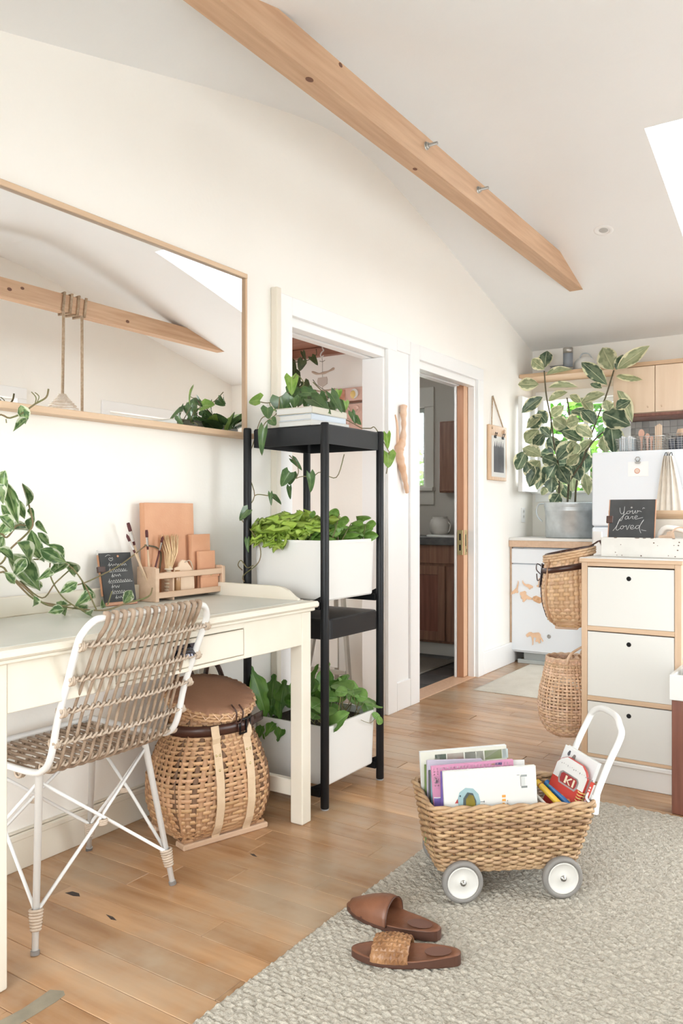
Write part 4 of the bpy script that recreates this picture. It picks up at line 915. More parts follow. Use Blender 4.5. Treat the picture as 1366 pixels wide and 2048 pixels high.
# pothos in a low pot behind the books
t=thing('pothos','heart-leaved pothos trailing from the top of the black stand','plant',(.24,2.80,1.463))
m=MB(); m.lathe([(.0001,.001),(.05,.001),(.056,.006),(.062,.045),(.058,.045),(.055,.04)],24,(.25,2.79,1.463)); part('pot',m,M['grey'],t)
m=MB(); m.lathe([(.0001,.04),(.056,.038)],18,(.25,2.79,1.463)); part('soil',m,M['soil'],t)
Z5=lambda p:(470+p[0]*.2441,740+p[1]*.2441); r5=random.Random(5)
PO=[('poth2',(205,248),(108,252),108,2.56),('poth',(268,310),(262,405),90,2.50),('poth',(372,225),(398,385),140,2.58),('poth2',(462,58),(466,188),100,2.62),('poth',(478,145),(455,252),98,2.64),('poth',(482,225),(496,318),76,2.60),('poth',(545,185),(668,178),84,2.66),('poth',(600,250),(560,305),70,2.70),('poth',(628,240),(772,318),104,2.64),('poth',(690,215),(745,290),90,2.72),('poth',(785,195),(880,345),70,2.70),('poth2',(850,165),(845,240),50,2.82),('poth2',(905,258),(912,328),50,2.80),('poth',(775,262),(812,332),64,2.74),('poth',(545,195),(525,292),84,2.72),('poth',(296,405),(334,455),66,2.52),('poth',(240,480),(202,695),66,2.47),('poth',(955,345),(985,435),46,2.80),('poth',(985,395),(1030,445),50,2.82),('poth',(640,160),(600,225),80,2.78),('poth',(420,300),(470,330),60,2.62),('poth',(585,150),(560,215),70,2.78),('poth',(700,270),(660,320),70,2.7),('poth',(850,270),(900,350),60,2.78),
 ('poth2',(1245,525),(1252,640),58,2.95),('poth2',(1252,678),(1258,800),112,2.95),('poth',(472,732),(548,808),44,2.80),('poth',(445,840),(375,955),90,2.75),('poth',(462,845),(448,945),76,2.78),('poth',(612,850),(640,1005),64,2.72),('poth',(446,955),(446,1065),36,2.80),('poth',(108,1145),(28,1228),74,2.47),('poth',(290,1010),(296,1105),32,2.47),('poth',(310,1040),(378,1092),44,2.56),('poth',(102,1385),(100,1485),36,2.47)]
for k,b,tp,w_,y in PO: pix_leaf(k,t,'y',y,Z5(b),Z5(tp),w_*.2441*1.05,dv=(r5.random()-.6)*.04,wob=.7,r=r5)
def v5(pts,ys): return [at(*Z5(p),y=lerp(ys[0],ys[1],i/(len(pts)-1))) for i,p in enumerate(pts)]
rt_=V((.25,2.78,1.50))
for k in range(22):
    a=r5.random()*2*PI; q=rt_+V((.06*math.cos(a),.07*math.sin(a),.03*r5.random())); tp=q+V((.10*math.cos(a)*r5.random()-.01,.09*math.sin(a),.02+.085*r5.random()))
    vine(t,[rt_,(rt_+q)/2+V((0,0,.02)),q],.0018); setleaf('poth2' if k%5==0 else 'poth',t,q,tp,(tp-q).length*.95,V((-.2+.6*r5.random(),-.5+.5*r5.random(),.8)),(r5.random()-.5),r=r5)
#
for pts,ys in (([(470,170),(370,220),(282,268),(208,262)],(2.64,2.55)),([(282,268),(300,370),(215,400),(150,600),(95,795),(160,1030),(58,1180),(60,1235),(140,1325),(207,1460),(190,1580),(70,1682),(75,1735)],(2.56,2.47)),([(160,1030),(195,1020),(290,1032)],(2.48,2.48)),([(60,1640),(25,1600),(50,1560),(100,1620),(150,1600)],(2.47,2.47)),([(500,890),(550,872),(640,872),(700,838),(830,880),(895,690)],(2.78,2.86)),([(445,700),(500,760),(520,830),(500,890)],(2.8,2.78)),([(1040,478),(1110,478),(1152,478),(1250,650),(1262,690),(1240,850)],(2.92,2.96)),([(480,70),(512,38),(565,112),(520,150)],(2.62,2.66)),([(640,100),(700,160),(745,190),(755,250)],(2.8,2.78)),([(365,225),(345,350),(250,430),(215,500)],(2.58,2.47))):
    vine(t,v5(pts,ys),.0021)
vine(t,[rt_,rt_+V((.0,-.06,.06)),at(*Z5((470,170)),y=2.64)],.0024); vine(t,[rt_,rt_+V((.08,-.02,.05)),at(*Z5((760,240)),y=2.72)],.0024); vine(t,[rt_,rt_+V((.12,.04,.03)),at(*Z5((1040,478)),y=2.92)],.0022)

# ================================================================== RUGS
def pebble_rug(name,label,x0,x1,y0,y1,step,h,amp,mt,cell):
    nx=int((x1-x0)/step); ny=int((y1-y0)/step); m=MB(); vs=[]
    for j in range(ny+1):
        for i in range(nx+1):
            x=x0+i*step; y=y0+j*step; e=min(i,nx-i,j,ny-j)
            row=math.floor(y/cell); q=x/(cell*1.9)+.5*(row%2)+.35*mnoise.noise((x*31,y*31,2.))
            z=h+amp*(abs(math.sin(PI*y/cell))**.7*(.45+.55*abs(math.sin(PI*q))**.8)-.55)+amp*.5*mnoise.noise((x*60,y*60,0.))
            wob=.006*mnoise.noise((x*9,y*9,5.)) if e==0 else 0
            vs.append((x+wob,y+wob,z if e>1 else (h*.55 if e else .001)))
    w_=nx+1; m.add(vs,[(j*w_+i,j*w_+i+1,(j+1)*w_+i+1,(j+1)*w_+i) for j in range(ny) for i in range(nx)],True)
    return solo(name,m,mt,label,'rug')
pebble_rug('area_rug','large greyish oatmeal chunky loop wool rug under the toy wagon',1.005,2.75,.15,3.145,.005,.011,.009,M['rug'],.0165)
m=MB(); P=[at(944,1381,z=0),at(1060,1329,z=0)]; x0,y0_=P[0].x,P[0].y
nx,ny=30,44; vs=[]
for j in range(ny+1):
    for i in range(nx+1):
        x=.15+i*.58/nx; y=4.725+j*1.02/ny; e=min(i,nx-i,j,ny-j); vs.append((x,y,(.011+.0015*mnoise.noise((x*30,y*30,0))) if e else .001))
m.add(vs,[(j*(nx+1)+i,j*(nx+1)+i+1,(j+1)*(nx+1)+i+1,(j+1)*(nx+1)+i) for j in range(ny) for i in range(nx)],True)
solo('kitchen_mat',m,M['matrug'],'small cream wool mat on the floor before the dishwasher','mat')

# ================================================================== TOY WAGON
RG=.014
CO=V((1.281,2.097,RG)); CR=math.atan2(.185,.229); CX_=V((math.cos(CR),math.sin(CR),0)); CY_=V((-math.sin(CR),math.cos(CR),0))
def cw(x,y,z): return CO+CX_*x+CY_*y+V((0,0,z))
t=thing('toy_wagon','child’s wicker toy wagon on white wheels full of picture books','toy wagon',CO,CR)
e=7
sect=[(.082,.203,.108,.144,.135,e),(.12,.215,.115,.146,.135,e),(.17,.226,.122,.15,.135,e),(.22,.237,.13,.153,.135,e),(.262,.246,.136,.155,.135,e)]
WS,wa,wn=weave(t,sect,50,21,.0112,.0036,.0052,M['wick'],M['wickd'],sw=.007,row_round=True,var=.2)
m=MB(); m.box(-.052,.340,.034,.236,.078,.086,.003); m.c=(.8,.75,.7); part('bottom',m,M['wick'],t,local=True,col=True)
m=MB(); P=[WS(1,2*PI*k/90)+V((0,0,.004)) for k in range(90)]
for ph in (0,PI): m.tube([p+wn(1,2*PI*k/90)*(.006*math.cos(k*.9+ph))+V((0,0,.005*math.sin(k*.9+ph))) for k,p in enumerate(P)],.0062,6,closed=True)
part('rim',m,M['wick'],t,local=True,col=True)
m=MB()
for k in range(3): m.tube([WS(0,2*PI*j/80)+V((0,0,.003*k-.004))+wn(0,2*PI*j/80)*.003*math.cos(PI*j+PI*k) for j in range(80)],.0048,5,closed=True)
part('base_band',m,M['wick'],t,local=True,col=True)
m=MB()                                              # strip of dark wicker caught inside the far corner is left to the weave itself
WR=.059
for x in (0,.294):
    m=MB(); m.tube([(x,-.012,WR),(x,.282,WR)],.0045,8); part('axle',m,M['steel'],t,local=True)
    for y,s in ((.0,-1),(.27,1)):
        q=MX.Translation((x,y,WR))@MX.Rotation(PI/2*(1 if s<0 else -1),4,'X')
        m=MB(); m.M=q; m.lathe([(WR-.013,-.011),(WR-.004,-.011),(WR,-.006),(WR,.006),(WR-.004,.011),(WR-.013,.011),(WR-.013,-.011)],36); wh=part('wheel',m,M['rubber'],t,local=True)
        m=MB(); m.M=q; m.lathe([(.0001,-.008),(WR-.0135,-.008),(WR-.0135,.010),(WR-.017,.011),(WR-.02,.007),(.014,.006),(.011,.0085),(.0001,.0085)],32); part('hub_disc',m,M['wheelw'],wh,local=True)
        m=MB(); m.M=q; m.lathe([(.009,.0085),(.0088,.011),(.0055,.0115),(.0055,.017),(.0001,.018)],8); part('axle_nut',m,M['steel'],wh,local=True)
def h3(y): return [(.398,y,.235),(.402,y,.275),(.44,y,.37)]
hd=smooth(h3(.02)+[(.480,.022,.452),(.487,.045,.480),(.494,.09,.497),(.494,.18,.497),(.487,.225,.480),(.480,.248,.452)]+h3(.25)[::-1],6)
m=MB(); m.tube(hd,.0098,10); part('handle',m,M['whitemetal'],t,local=True)
for y in (.02,.25):
    m=MB(); m.tube([(.398,y,.232),(.403,y,.285)],.0125,10); part('handle_socket',m,M['whitemetal'],t,local=True)
    m=MB(); m.tube(smooth([(.403,y+.013,.262),(.388,y+.014,.285),(.375,y,.275),(.388,y-.014,.262)],4,True),.004,6,closed=True); part('lashing',m,M['whitemetal'],t,local=True)
# picture books: local x along the wagon, thin in y, leaning back by LEAN
def pbook(label,x0,x1,y,z,h,th,lean,cover,fn=None,roll=0,name='picture_book',cat='book',yaw=0):
    t=thing(name,label,cat,cw((x0+x1)/2,y,z),(math.radians(-lean),0,CR+math.radians(yaw)),'picture books in the toy wagon')
    if roll: t.rotation_euler=(MX.Rotation(CR+math.radians(yaw),4,'Z')@MX.Rotation(math.radians(-lean),4,'X')@MX.Rotation(math.radians(roll),4,'Y')).to_euler()
    w_=(x1-x0)/2; m=MB()
    m.c=cover; m.box(-w_,w_,0,.0015,0,h,.0006); m.box(-w_,w_,th-.0015,th,0,h,.0006); m.box(-w_,-w_+.0015,.0016,th-.0016,0,h,0); part('cover',m,M['print'],t,local=True,col=True)
    m=MB(); m.box(-w_+.0016,w_-.002,.0016,th-.0016,.002,h-.002,0); part('pages',m,M['paper'],t,local=True)
    if fn:
        m=MB(); P=lambda pts,c:(setattr(m,'c',c),m.prism(pts,.0006,lambda a,b,q:(a,-q,b)))
        fn(P,w_,h); part('cover_print',m,M['print'],t,local=True,col=True,kind='stuff')
    return t
def ell(cx,cy,rx,ry,n=20,a0=0,a1=2*PI): return [(cx+rx*math.cos(lerp(a0,a1,k/n)),cy+ry*math.sin(lerp(a0,a1,k/n))) for k in range(n)]
rect=lambda x0,y0,x1,y1:[(x0,y0),(x1,y0),(x1,y1),(x0,y1)]
def bird(P,w_,h):
    cx=-w_+.072; z=h-.150; P0=P; P=lambda pts,c:P0([(cx+(a-cx)*.66,z+.1+(b-z-.1)*.66) for a,b in pts],c)
    P([(cx-.046,z+.02),(cx-.05,z+.05),(cx-.040,z+.082),(cx-.012,z+.10),(cx+.022,z+.095),(cx+.045,z+.07),(cx+.052,z+.035),(cx+.045,z+.01),(cx-.02,z-.01)],(.36,.52,.55))
    P([(cx-.028,z+.0),(cx-.024,z+.055),(cx-.005,z+.08),(cx+.02,z+.075),(cx+.034,z+.04),(cx+.03,z+.0)],(.12,.14,.14))
    m_=[(cx-.014,z-.002),(cx-.012,z+.05),(cx+.004,z+.072),(cx+.022,z+.062),(cx+.03,z+.03),(cx+.026,z-.002)]
    P([(a,b+.001) for a,b in m_],(.66,.50,.06))
    for k in range(14): P(ell(cx+.008+.013*math.cos(k*2.4)*(k/14)**.5,z+.03+.028*math.sin(k*2.4)*(k/14)**.5,.0022,.0022,6),(.42,.30,.03))
    P([(cx-.049,z+.055),(cx-.062,z+.036),(cx-.046,z+.036)],(.5,.06,.05)); P(ell(cx-.037,z+.066,.004,.004,8),(.03,.03,.03))
    for b in (.018,.034): P(rect(cx+.052,z+b,cx+.072,z+b+.0016),(.05,.05,.05)); P(rect(cx+.068,z+b-.004,cx+.0695,z+b+.006),(.05,.05,.05))
    x=w_-.046; P=P0
    P(rect(x,h-.03,x+.018,h-.024),(.35,.38,.37)); P(rect(x,h-.062,x+.018,h-.056),(.35,.38,.37)); P(rect(x+.002,h-.055,x+.012,h-.031),(.68,.70,.68)); P(rect(x-.012,h-.025,x-.004,h-.023),(.4,.4,.4)); P(rect(x-.002,h-.056,x,h-.026),(.4,.4,.4))
    for k in range(5): P(rect(x+.002+.0034*k,h-.061,x+.0035+.0034*k,h-.057),(.1,.1,.1))
    r_=random.Random(2)
    for k in range(9): P(rect(w_-.105,h-.085-.011*k,w_-.098+.004*r_.random(),h-.078-.011*k),(.86,.40,.08))
    for k in range(12): P(rect(w_-.090,h-.098-.008*k,w_-.088,h-.093-.008*k),(.45,.36,.3))
    for k in range(7): P(rect(w_-.150,h-.11-.009*k,w_-.1485,h-.103-.009*k),(.55,.52,.5))
def purple(P,w_,h):
    wav=[(-w_+.002,h*.60)]+[(lerp(-w_+.002,w_-.002,k/24),h*(.66+.16*(k/24)+.035*math.sin(k*.42+3.6))) for k in range(25)]
    P([(-w_+.002,.004),(w_-.002,.004)]+wav[:0:-1],(.24,.16,.50))
    top=[(a,b+.003) for a,b in wav[1:]]
    P([(a,b) for a,b in wav[1:]]+top[::-1],(.85,.82,.85))
    P(top+[(w_-.002,h-.002),(-w_+.002,h-.002)],(.70,.30,.46))
    for i in range(24):
        for j in range(7):
            x=lerp(-w_+.008,w_-.008,i/23); z=h-.008-.008*j; k=(x+w_)/(2*w_)*24; lim=h*(.66+.16*(k/24)+.035*math.sin(k*.42+3.6))
            if z>lim+.007: P(rect(x-.0022,z-.0022,x+.0022,z+.0022),(.88,.68,.74))
    P(rect(w_-.055,h-.012,w_-.035,h-.005),(.08,.14,.42)); P(rect(w_-.066,h-.011,w_-.056,h-.006),(.8,.62,.15))
    P(rect(-w_+.01,h-.05,-w_+.022,h-.032),(.85,.84,.84)); P(rect(-w_+.011,h-.048,-w_+.021,h-.04),(.25,.22,.3))
def quilt(P,w_,h):
    P(rect(-w_+.002,.004,w_-.002,h-.002),(.78,.76,.66))
    for x0,x1,c in ((-.09,-.055,(.12,.16,.12)),(-.052,.0,(.62,.22,.19)),(.004,.038,(.11,.13,.10)),(.04,.062,(.66,.64,.56)),(.066,.12,(.42,.52,.20)),(.122,.14,(.62,.70,.70))): P(rect(x0,h-.040,x1,h-.012),c)
    P([(-.085,h-.012),(-.07,h-.012),(-.078,h-.036)],(.82,.80,.74)); P(rect(-.035,h-.032,-.02,h-.02),(.8,.7,.6))
pbook('white back cover book with a blue bird, front of the wagon',-.040,.236,.022,.118,.250,.012,3,(.84,.83,.79),bird,roll=-2)
pbook('purple wavy and pink dotted picture book behind the white one',-.060,.188,.062,.115,.257,.010,4,(.70,.32,.48),purple,roll=-3)
pbook('plain white booklet with a thin red mark sticking out behind the purple book',.10,.215,.080,.115,.255,.006,4,(.85,.84,.81),lambda P,w_,h:P(rect(w_-.035,h-.04,w_-.012,h-.037),(.6,.12,.1)))
pbook('tall picture book with colour patches along its top, rearmost in the wagon',-.078,.195,.175,.20,.185,.012,2,(.80,.80,.78),quilt,roll=-3)
for k,(lab,c,y,x0,h) in enumerate((('slim green book edge nearest the tall rear book',(.20,.28,.09),.148,-.076,.232),('pale lilac booklet edge in the middle of the wagon books',(.62,.55,.66),.132,-.072,.250),('narrow dark grey book between green and aqua ones',(.13,.14,.13),.116,-.070,.225),('aqua blue picture book edge seen at the left of the wagon',(.30,.55,.62),.100,-.066,.232),('mint green thin book at the left end of the wagon',(.42,.60,.50),.086,-.062,.240))):
    pbook(lab,x0,x0+.17,y,.112,h,.009,3,c)
pbook('violet spined slim book behind the white bird book',-.050,.12,.042,.112,.244,.008,3,(.20,.13,.42))
# small pale basket with two crayons
t=thing('crayon_basket','small white-rimmed wicker box wedged in the right of the wagon','basket',cw(.31,.115,.115),CR)
sect=[(0,.042,.075,0,0,8),(.06,.046,.08,0,0,8),(.135,.05,.085,0,0,8)]
S2,a2,n2_=weave(t,sect,28,16,.0075,.0022,.0018,M['wicker_white'],M['wicker_white'],sw=.006,row_round=True)
m=MB(); m.tube([S2(1,2*PI*k/60)+V((0,0,.003)) for k in range(60)],.0055,6,closed=True); part('rim',m,M['whitemetal'],t,local=True)
for lab,c,x,y,dz in (('fat yellow crayon lying across the wagon rim','y',.272,.150,0),('fat blue and green crayon beside the yellow one','b',.305,.160,-.006)):
    cc={'y':(.80,.52,.05),'b':(.03,.16,.42)}[c]; A=cw(x,y,.285+dz); B=cw(x+.045,y-.115,.238+dz)
    t=thing('crayon',lab,'crayon',A,0,'crayons in the wagon'); m=MB(); m.tube([A,lerp(A,B,.97),B],[.0095,.0095,.008],12); part('stick',m,mat('crayon_wax',cc,.4),t)
    m=MB(); 
    for f in (.12,.9): m.tube([lerp(A,B,f),lerp(A,B,f+.03)],.0098,12)
    part('band',m,mat('crayon_band',(.45,.14,.03) if c=='y' else (.02,.25,.10),.4),t)
# red ring-bound board book and a white book leaning in the right end
def board(label,loc,yaw,lean,roll,w_,h,th,c,fn,name='board_book'):
    t=thing(name,label,'book',loc); t.rotation_euler=(MX.Rotation(CR+math.radians(yaw),4,'Z')@MX.Rotation(math.radians(-lean),4,'X')@MX.Rotation(math.radians(roll),4,'Y')).to_euler()
    fn(t,w_,h,th); return t
def redbook(t,w_,h,th):
    def outline(d): return [(-w_+d,0),(w_-d,0),(w_-d,h-.03),(w_-.012,h-.012),(w_-.03,h-d),(-w_+.03,h-d),(-w_+.012,h-.012),(-w_+d,h-.03)]
    m=MB(); m.c=(.58,.05,.035); m.prism(outline(0),th,lambda a,b,q:(a,q,b)); part('board',m,M['print'],t,local=True,col=True)
    m=MB(); P=lambda pts,c:(setattr(m,'c',c),m.prism(pts,.0006,lambda a,b,q:(a,-q,b)))
    P([(-w_+.001,h*.66),(w_-.001,h*.66),(w_-.001,h-.03),(w_-.013,h-.013),(w_-.03,h-.001),(-w_+.03,h-.001),(-w_+.013,h-.013),(-w_+.001,h-.03)],(.82,.80,.77))
    P([(-.03,h*.60),(-.036,h*.66),(-.036,h*.75),(-.028,h*.79),(.028,h*.79),(.036,h*.75),(.036,h*.66),(.03,h*.60)],(.42,.36,.34)); 
    m.c=(.35,.03,.03); m.prism([(-.026,h*.625),(-.03,h*.67),(-.03,h*.74),(-.024,h*.77),(.024,h*.77),(.03,h*.74),(.03,h*.67),(.026,h*.625)],.0012,lambda a,b,q:(a,-q,b))
    m.c=(.85,.75,.55)
    bar=lambda pts:m.prism(pts,.002,lambda a,b,q:(a,-q,b))
    bar([(-.012,h*.64),(-.005,h*.64),(-.005,h*.75),(-.012,h*.75)]); bar([(-.005,h*.69),(.008,h*.75),(.013,h*.74),(.0,h*.69),(.012,h*.64),(.006,h*.64)]); bar([(.017,h*.64),(.023,h*.64),(.023,h*.75),(.017,h*.75)])
    for k,c in enumerate(((.30,.35,.22),(.30,.42,.50),(.66,.36,.12),(.62,.30,.12),(.30,.36,.18),(.25,.28,.18))):
        x=-w_+.016+.020*k+(.006 if k>2 else 0); P(ell(x,h*.42,.0085,.0105,14),c); m.c=(.7,.6,.4); m.prism(ell(x,h*.42,.003,.0045,8),.0011,lambda a,b,q:(a,-q,b))
    for k in range(16): P(rect(-w_+.016+.0076*k,h*.87+.002*(k%3),-w_+.019+.0076*k,h*.885+.002*(k%2)),(.25,.25,.25))
    part('cover_print',m,M['print'],t,local=True,col=True,kind='stuff')
    m=MB()
    for k in range(15): z=.008+.0088*k; m.tube([(w_-.006+.010*math.cos(q),th/2+.013*math.sin(q),z+.002*q/6) for q in [2*PI*j/12 for j in range(13)]],.0016,5)
    part('spiral',m,mat('yellow_spiral_binding',(.78,.58,.20),.4),t,local=True)
    m=MB(); m.c=(.70,.08,.05); m.box(w_+.008,w_+.020,.006,.012,.075,h*.86,.001); m.c=(.85,.8,.78); m.box(w_+.0205,w_+.024,.005,.013,.08,h*.84,.001)
    for k in range(10): m.box(w_+.011,w_+.016,.0052,.0059,(.08+.0085*k),(.085+.0085*k),0)
    part('back_board',m,M['print'],t,local=True,col=True)
board('red ring-bound board book with white top leaning right in the wagon',cw(.300,.100,.172),-58,14,14,.058,.205,.010,None,redbook)
def whitebook(t,w_,h,th):
    m=MB(); m.c=(.84,.84,.83); m.box(-w_,w_,0,.002,0,h,.001); m.box(-w_,w_,th-.002,th,0,h,.001); m.box(w_-.002,w_,.0021,th-.0021,0,h,0); part('cover',m,M['print'],t,local=True,col=True)
    m=MB(); m.box(-w_+.002,w_-.0021,.0021,th-.0021,.002,h-.002,0); part('pages',m,M['paper'],t,local=True)
    m=MB(); P=lambda pts,c:(setattr(m,'c',c),m.prism(pts,.0006,lambda a,b,q:(a,-q,b)))
    for x,z,c,s in ((-.04,h-.02,(.1,.1,.12),.007),(-.02,h-.028,(.28,.24,.22),.010),(.005,h-.045,(.55,.35,.42),.007),(.042,h-.06,(.72,.50,.14),.011)): P(ell(x,z,s*.7,s,10),c); P(ell(x+.001,z+s,s*.5,s*.5,8),c)
    part('cover_print',m,M['print'],t,local=True,col=True,kind='stuff')
board('thick white book with tiny figures, rearmost at the wagon handle',cw(.322,.125,.168),-58,14,14,.062,.225,.020,None,whitebook,'picture_book')

# ================================================================== SLIPPERS
def slipper(label,heel,toe,mir,opened):
    hx=V(heel); d=V(toe)-hx; t=thing('slipper',label,'slipper',hx,math.atan2(d.y,d.x),'woven leather slippers on the rug'); L_=d.length; k=L_/.26
    out=[]; N=40
    for i in range(N):
        a=2*PI*i/N; x=.13*(1-math.cos(a)); u=x/.26; hw=.030+.0135*math.sin(PI*min(1,u*1.02))**1+.012*max(0,u-.35)*math.sin(PI*min(1,max(0,(u-.35)/.65)))*2
        c=(abs(math.sin(a))**.62)*(1 if math.sin(a)>=0 else -1); out.append((x*k,(c*hw+mir*.010*math.sin(PI*u)*(u-.3))*k))
    topz=lambda x:.016+.010*max(0,1-(x/k)/.11)
    m=MB(); n=N; Ls=[]
    for o,z0,z1 in ((.97,0,0),(1,.004,.004),(1,.010,.010)): Ls.append([(x,y*o,z0) for x,y in out])
    Ls.append([(x,y,topz(x)) for x,y in out]); vs=sum(Ls,[])
    m.add(vs,[(q*n+i,q*n+(i+1)%n,(q+1)*n+(i+1)%n,(q+1)*n+i) for q in range(3) for i in range(n)]+[list(range(n))]+[(3*n+i,3*n+i+1,3*n+(n-i-1)%n,3*n+(n-i)%n) for i in range(n//2)],False); part('sole',m,M['slipsole'],t,local=True)
    m=MB(); Ls=[]
    for o,dz in ((.985,.0002),(.97,.0022),(.90,.0022),(.86,.0008)): Ls.append([(.13*k+(x-.13*k)*(o+.01),y*o,topz(x)+dz) for x,y in out])
    vs=sum(Ls,[])+[]; m.add(vs,[(q*n+i,q*n+(i+1)%n,(q+1)*n+(i+1)%n,(q+1)*n+i) for q in range(3) for i in range(n)]+[(3*n+i,3*n+i+1,3*n+(n-i-1)%n,3*n+(n-i)%n) for i in range(n//2)],True); part('insole',m,M['slip'],t,local=True)
    m=MB(); m.prism([(p[0]*.8,p[1]*.8) for p in ell(.052*k,0,.04*k,.026*k,18)],.0006,lambda a,b,q:(a+.012*k,b,topz(a)+.0022+q)); part('heel_wear',m,mat('worn_heel_print',(.15,.07,.05),.5),t,local=True)
    # the broad woven strap: a saddle of overlapping strips
    x0,x1,hh=(.118,.205,.050) if not opened else (.125,.25,.070); nu,nv=11,9
    def hwid(x):
        j=min(range(N//2+1),key=lambda i:abs(out[i][0]-x)); return max(.018,abs(out[j][1]))
    def SP(u,v,o=0):
        x=lerp(x0,x1,v)*k; a=PI*u; w_=hwid(x)+.003; h=(hh-(.0 if not opened else .046*max(0,v-.12)))*k*(.88+.12*math.sin(PI*v)); sk=mir*.012*(u-.5)
        return V((x+sk,-(w_+o)*math.cos(a)*(1-.1*math.sin(a)),.012+(h-.012+o)*math.sin(a)**.75))
    m=MB(); g=[(u/18,v/10) for u in range(19) for v in range(11)]; vs=[SP(u,v) for u,v in g]+[SP(u,v,-.0025) for u,v in g]; w_=11; n0=len(g)
    F=[(i*w_+j,i*w_+j+1,(i+1)*w_+j+1,(i+1)*w_+j) for i in range(18) for j in range(10)]
    m.add(vs,F+[tuple(n0+q for q in f[::-1]) for f in F]+[(i*w_,(i+1)*w_,n0+(i+1)*w_,n0+i*w_) for i in range(18)]+[(i*w_+10,n0+i*w_+10,n0+(i+1)*w_+10,(i+1)*w_+10) for i in range(18)],True); st=part('strap',m,M['slip'] if opened else M['slipweave'],t,local=True)
    m=MB()
    if not opened:
        for i in range(nu):
            for j in range(nv):
                u0,v0=(i+.5)/nu,(j+.5)/nv; s=1 if (i+j)%2 else -1; du,dv=.5/nu,.5/nv
                q=[SP(u0+a*du*.94,v0+b*dv*.94+s*a*dv*.45,.0028*(1-.75*(abs(a)+abs(b))/2)+.0004) for a,b in ((-1,-1),(1,-1),(1,1),(-1,1))]; c=SP(u0,v0,.0036)
                m.add(q+[c],[(0,1,4),(1,2,4),(2,3,4),(3,0,4)],False)
        part('strap_weave',m,M['slipweave'],st,kind='stuff',local=True)
    else:
        m.tube([SP(u/18,0,.0006) for u in range(19)],.0016,5); part('strap_edge',m,M['slipsole'],st,local=True)
    return t
slipper('front slipper with a broad woven tan strap, nearest the camera',at(922,1926,z=RG),at(703,1908,z=RG),1,False)
slipper('rear slipper seen into its dark strap opening by the wagon',at(880,1880,z=RG),at(697,1815,z=RG),-1,True)

# ================================================================== ON THE LEFT WALL
t=thing('driftwood','weathered twisted driftwood branch hung on the narrow white panel','driftwood',(.03,4.03,1.24))
P=[(.034,4.025,1.745),(.034,4.022,1.69),(.036,4.022,1.62),(.036,4.008,1.545),(.038,3.968,1.495),(.038,3.962,1.47),(.036,3.985,1.42),(.034,4.02,1.36),(.032,4.055,1.29),(.03,4.075,1.24)]
Q=smooth(P,6); r_=[lerp(.020,.012,k/len(Q))+.010*math.exp(-((k-24)/7)**2)+.008*math.exp(-((k-36)/9)**2)-.006*math.exp(-((k-12)/5)**2)+.002*math.sin(k*1.3) for k in range(len(Q))]; r_[0]=.008; r_[-1]=.006
m=MB(); m.tube(Q,r_,9); part('trunk',m,M['drift'],t)
m=MB(); m.tube(smooth([(.03,3.972,1.49),(.026,3.968,1.55),(.026,3.965,1.62),(.024,3.945,1.68)],5),[.012-.0005*k for k in range(16)],7); part('side_branch',m,M['drift'],t)
m=MB(); m.tube([(.0,4.024,1.70),(.02,4.024,1.70)],.003,6); part('nail',m,M['steel'],t)
# clipboard picture on twine
y0,y1,z0,z1=5.305,5.628,1.362,1.755
t=thing('clipboard_print','oak board with a clipped black-and-white print hanging from twine by the kitchen','clipboard',(.012,(y0+y1)/2,z0))
m=MB(); m.box(.003,.022,y0,y1,z0,z1,.003); part('board',m,M['oak'],t)
m=MB(); m.box(.0225,.0235,y0+.035,y1-.022,z0+.025,z1-.075,.0003); part('sheet',m,M['paper'],t)
m=MB(); pa=y0+.075; n=5; pw=.035
for k in range(n):
    a=pa+k*(pw+.0035); zt=1.60+(.006 if k%2 else 0)
    m.prism([(a,1.42),(a+pw,1.42),(a+pw,zt),(a+pw*.72,zt+.012),(a+pw*.62,zt+.035),(a+pw*.5,zt+.042),(a+pw*.42,zt+.03),(a+pw*.25,zt+.012),(a,zt)],.0008,lambda p,q,h:(.0236+h,p,q))
part('printed_candles',m,mat('black_print',(.09,.09,.10),.6),t)
for y in (y0+.095,y1-.085):
    m=MB(); m.box(.0236,.031,y-.016,y+.016,z1-.092,z1-.072,.003); m.tube([(.03,y-.012,z1-.074),(.036,y-.017,z1-.052)],.0025,6); m.tube([(.03,y+.012,z1-.074),(.036,y+.017,z1-.052)],.0025,6); m.tube([(.036,y-.017,z1-.052),(.036,y-.004,z1-.058)],.0025,6); m.tube([(.036,y+.017,z1-.052),(.036,y+.004,z1-.058)],.0025,6); part('bulldog_clip',m,M['black'],t)
m=MB(); ym=5.40; m.tube(smooth([(.024,y0+.045,z1-.03),(.014,y0+.06,z1+.03),(.006,ym,1.965)],4)+smooth([(.006,ym+.006,1.965),(.014,y1-.07,z1+.02),(.026,y1-.045,z1-.035)],4),.0045,6); part('twine',m,M['rope'],t)
m=MB(); m.tube([(.0,ym+.003,1.963),(.012,ym+.003,1.966)],.004,6); part('nail',m,M['steel'],t)
m=MB(); m.tube([(.024,y1-.05,z1-.035),(.036,y1-.05,z1-.035)],.015,14); part('wooden_knob',m,M['beech'],t)
t=thing('wall_outlet','white wall outlet above the left end of the counter','outlet',(.003,6.02,1.06))
m=MB(); m.box(.0005,.006,5.985,6.06,1.055,1.17,.002); part('cover_plate',m,M['trim'],t)
for z in (1.085,1.125):
    m=MB(); m.box(.006,.0075,6.005,6.04,z,z+.03,.001); sk=part('socket',m,M['white'],t); m=MB(); m.box(.0076,.0079,6.014,6.017,z+.008,z+.022,0); m.box(.0076,.0079,6.028,6.031,z+.008,z+.022,0); part('slot',m,M['black'],sk)

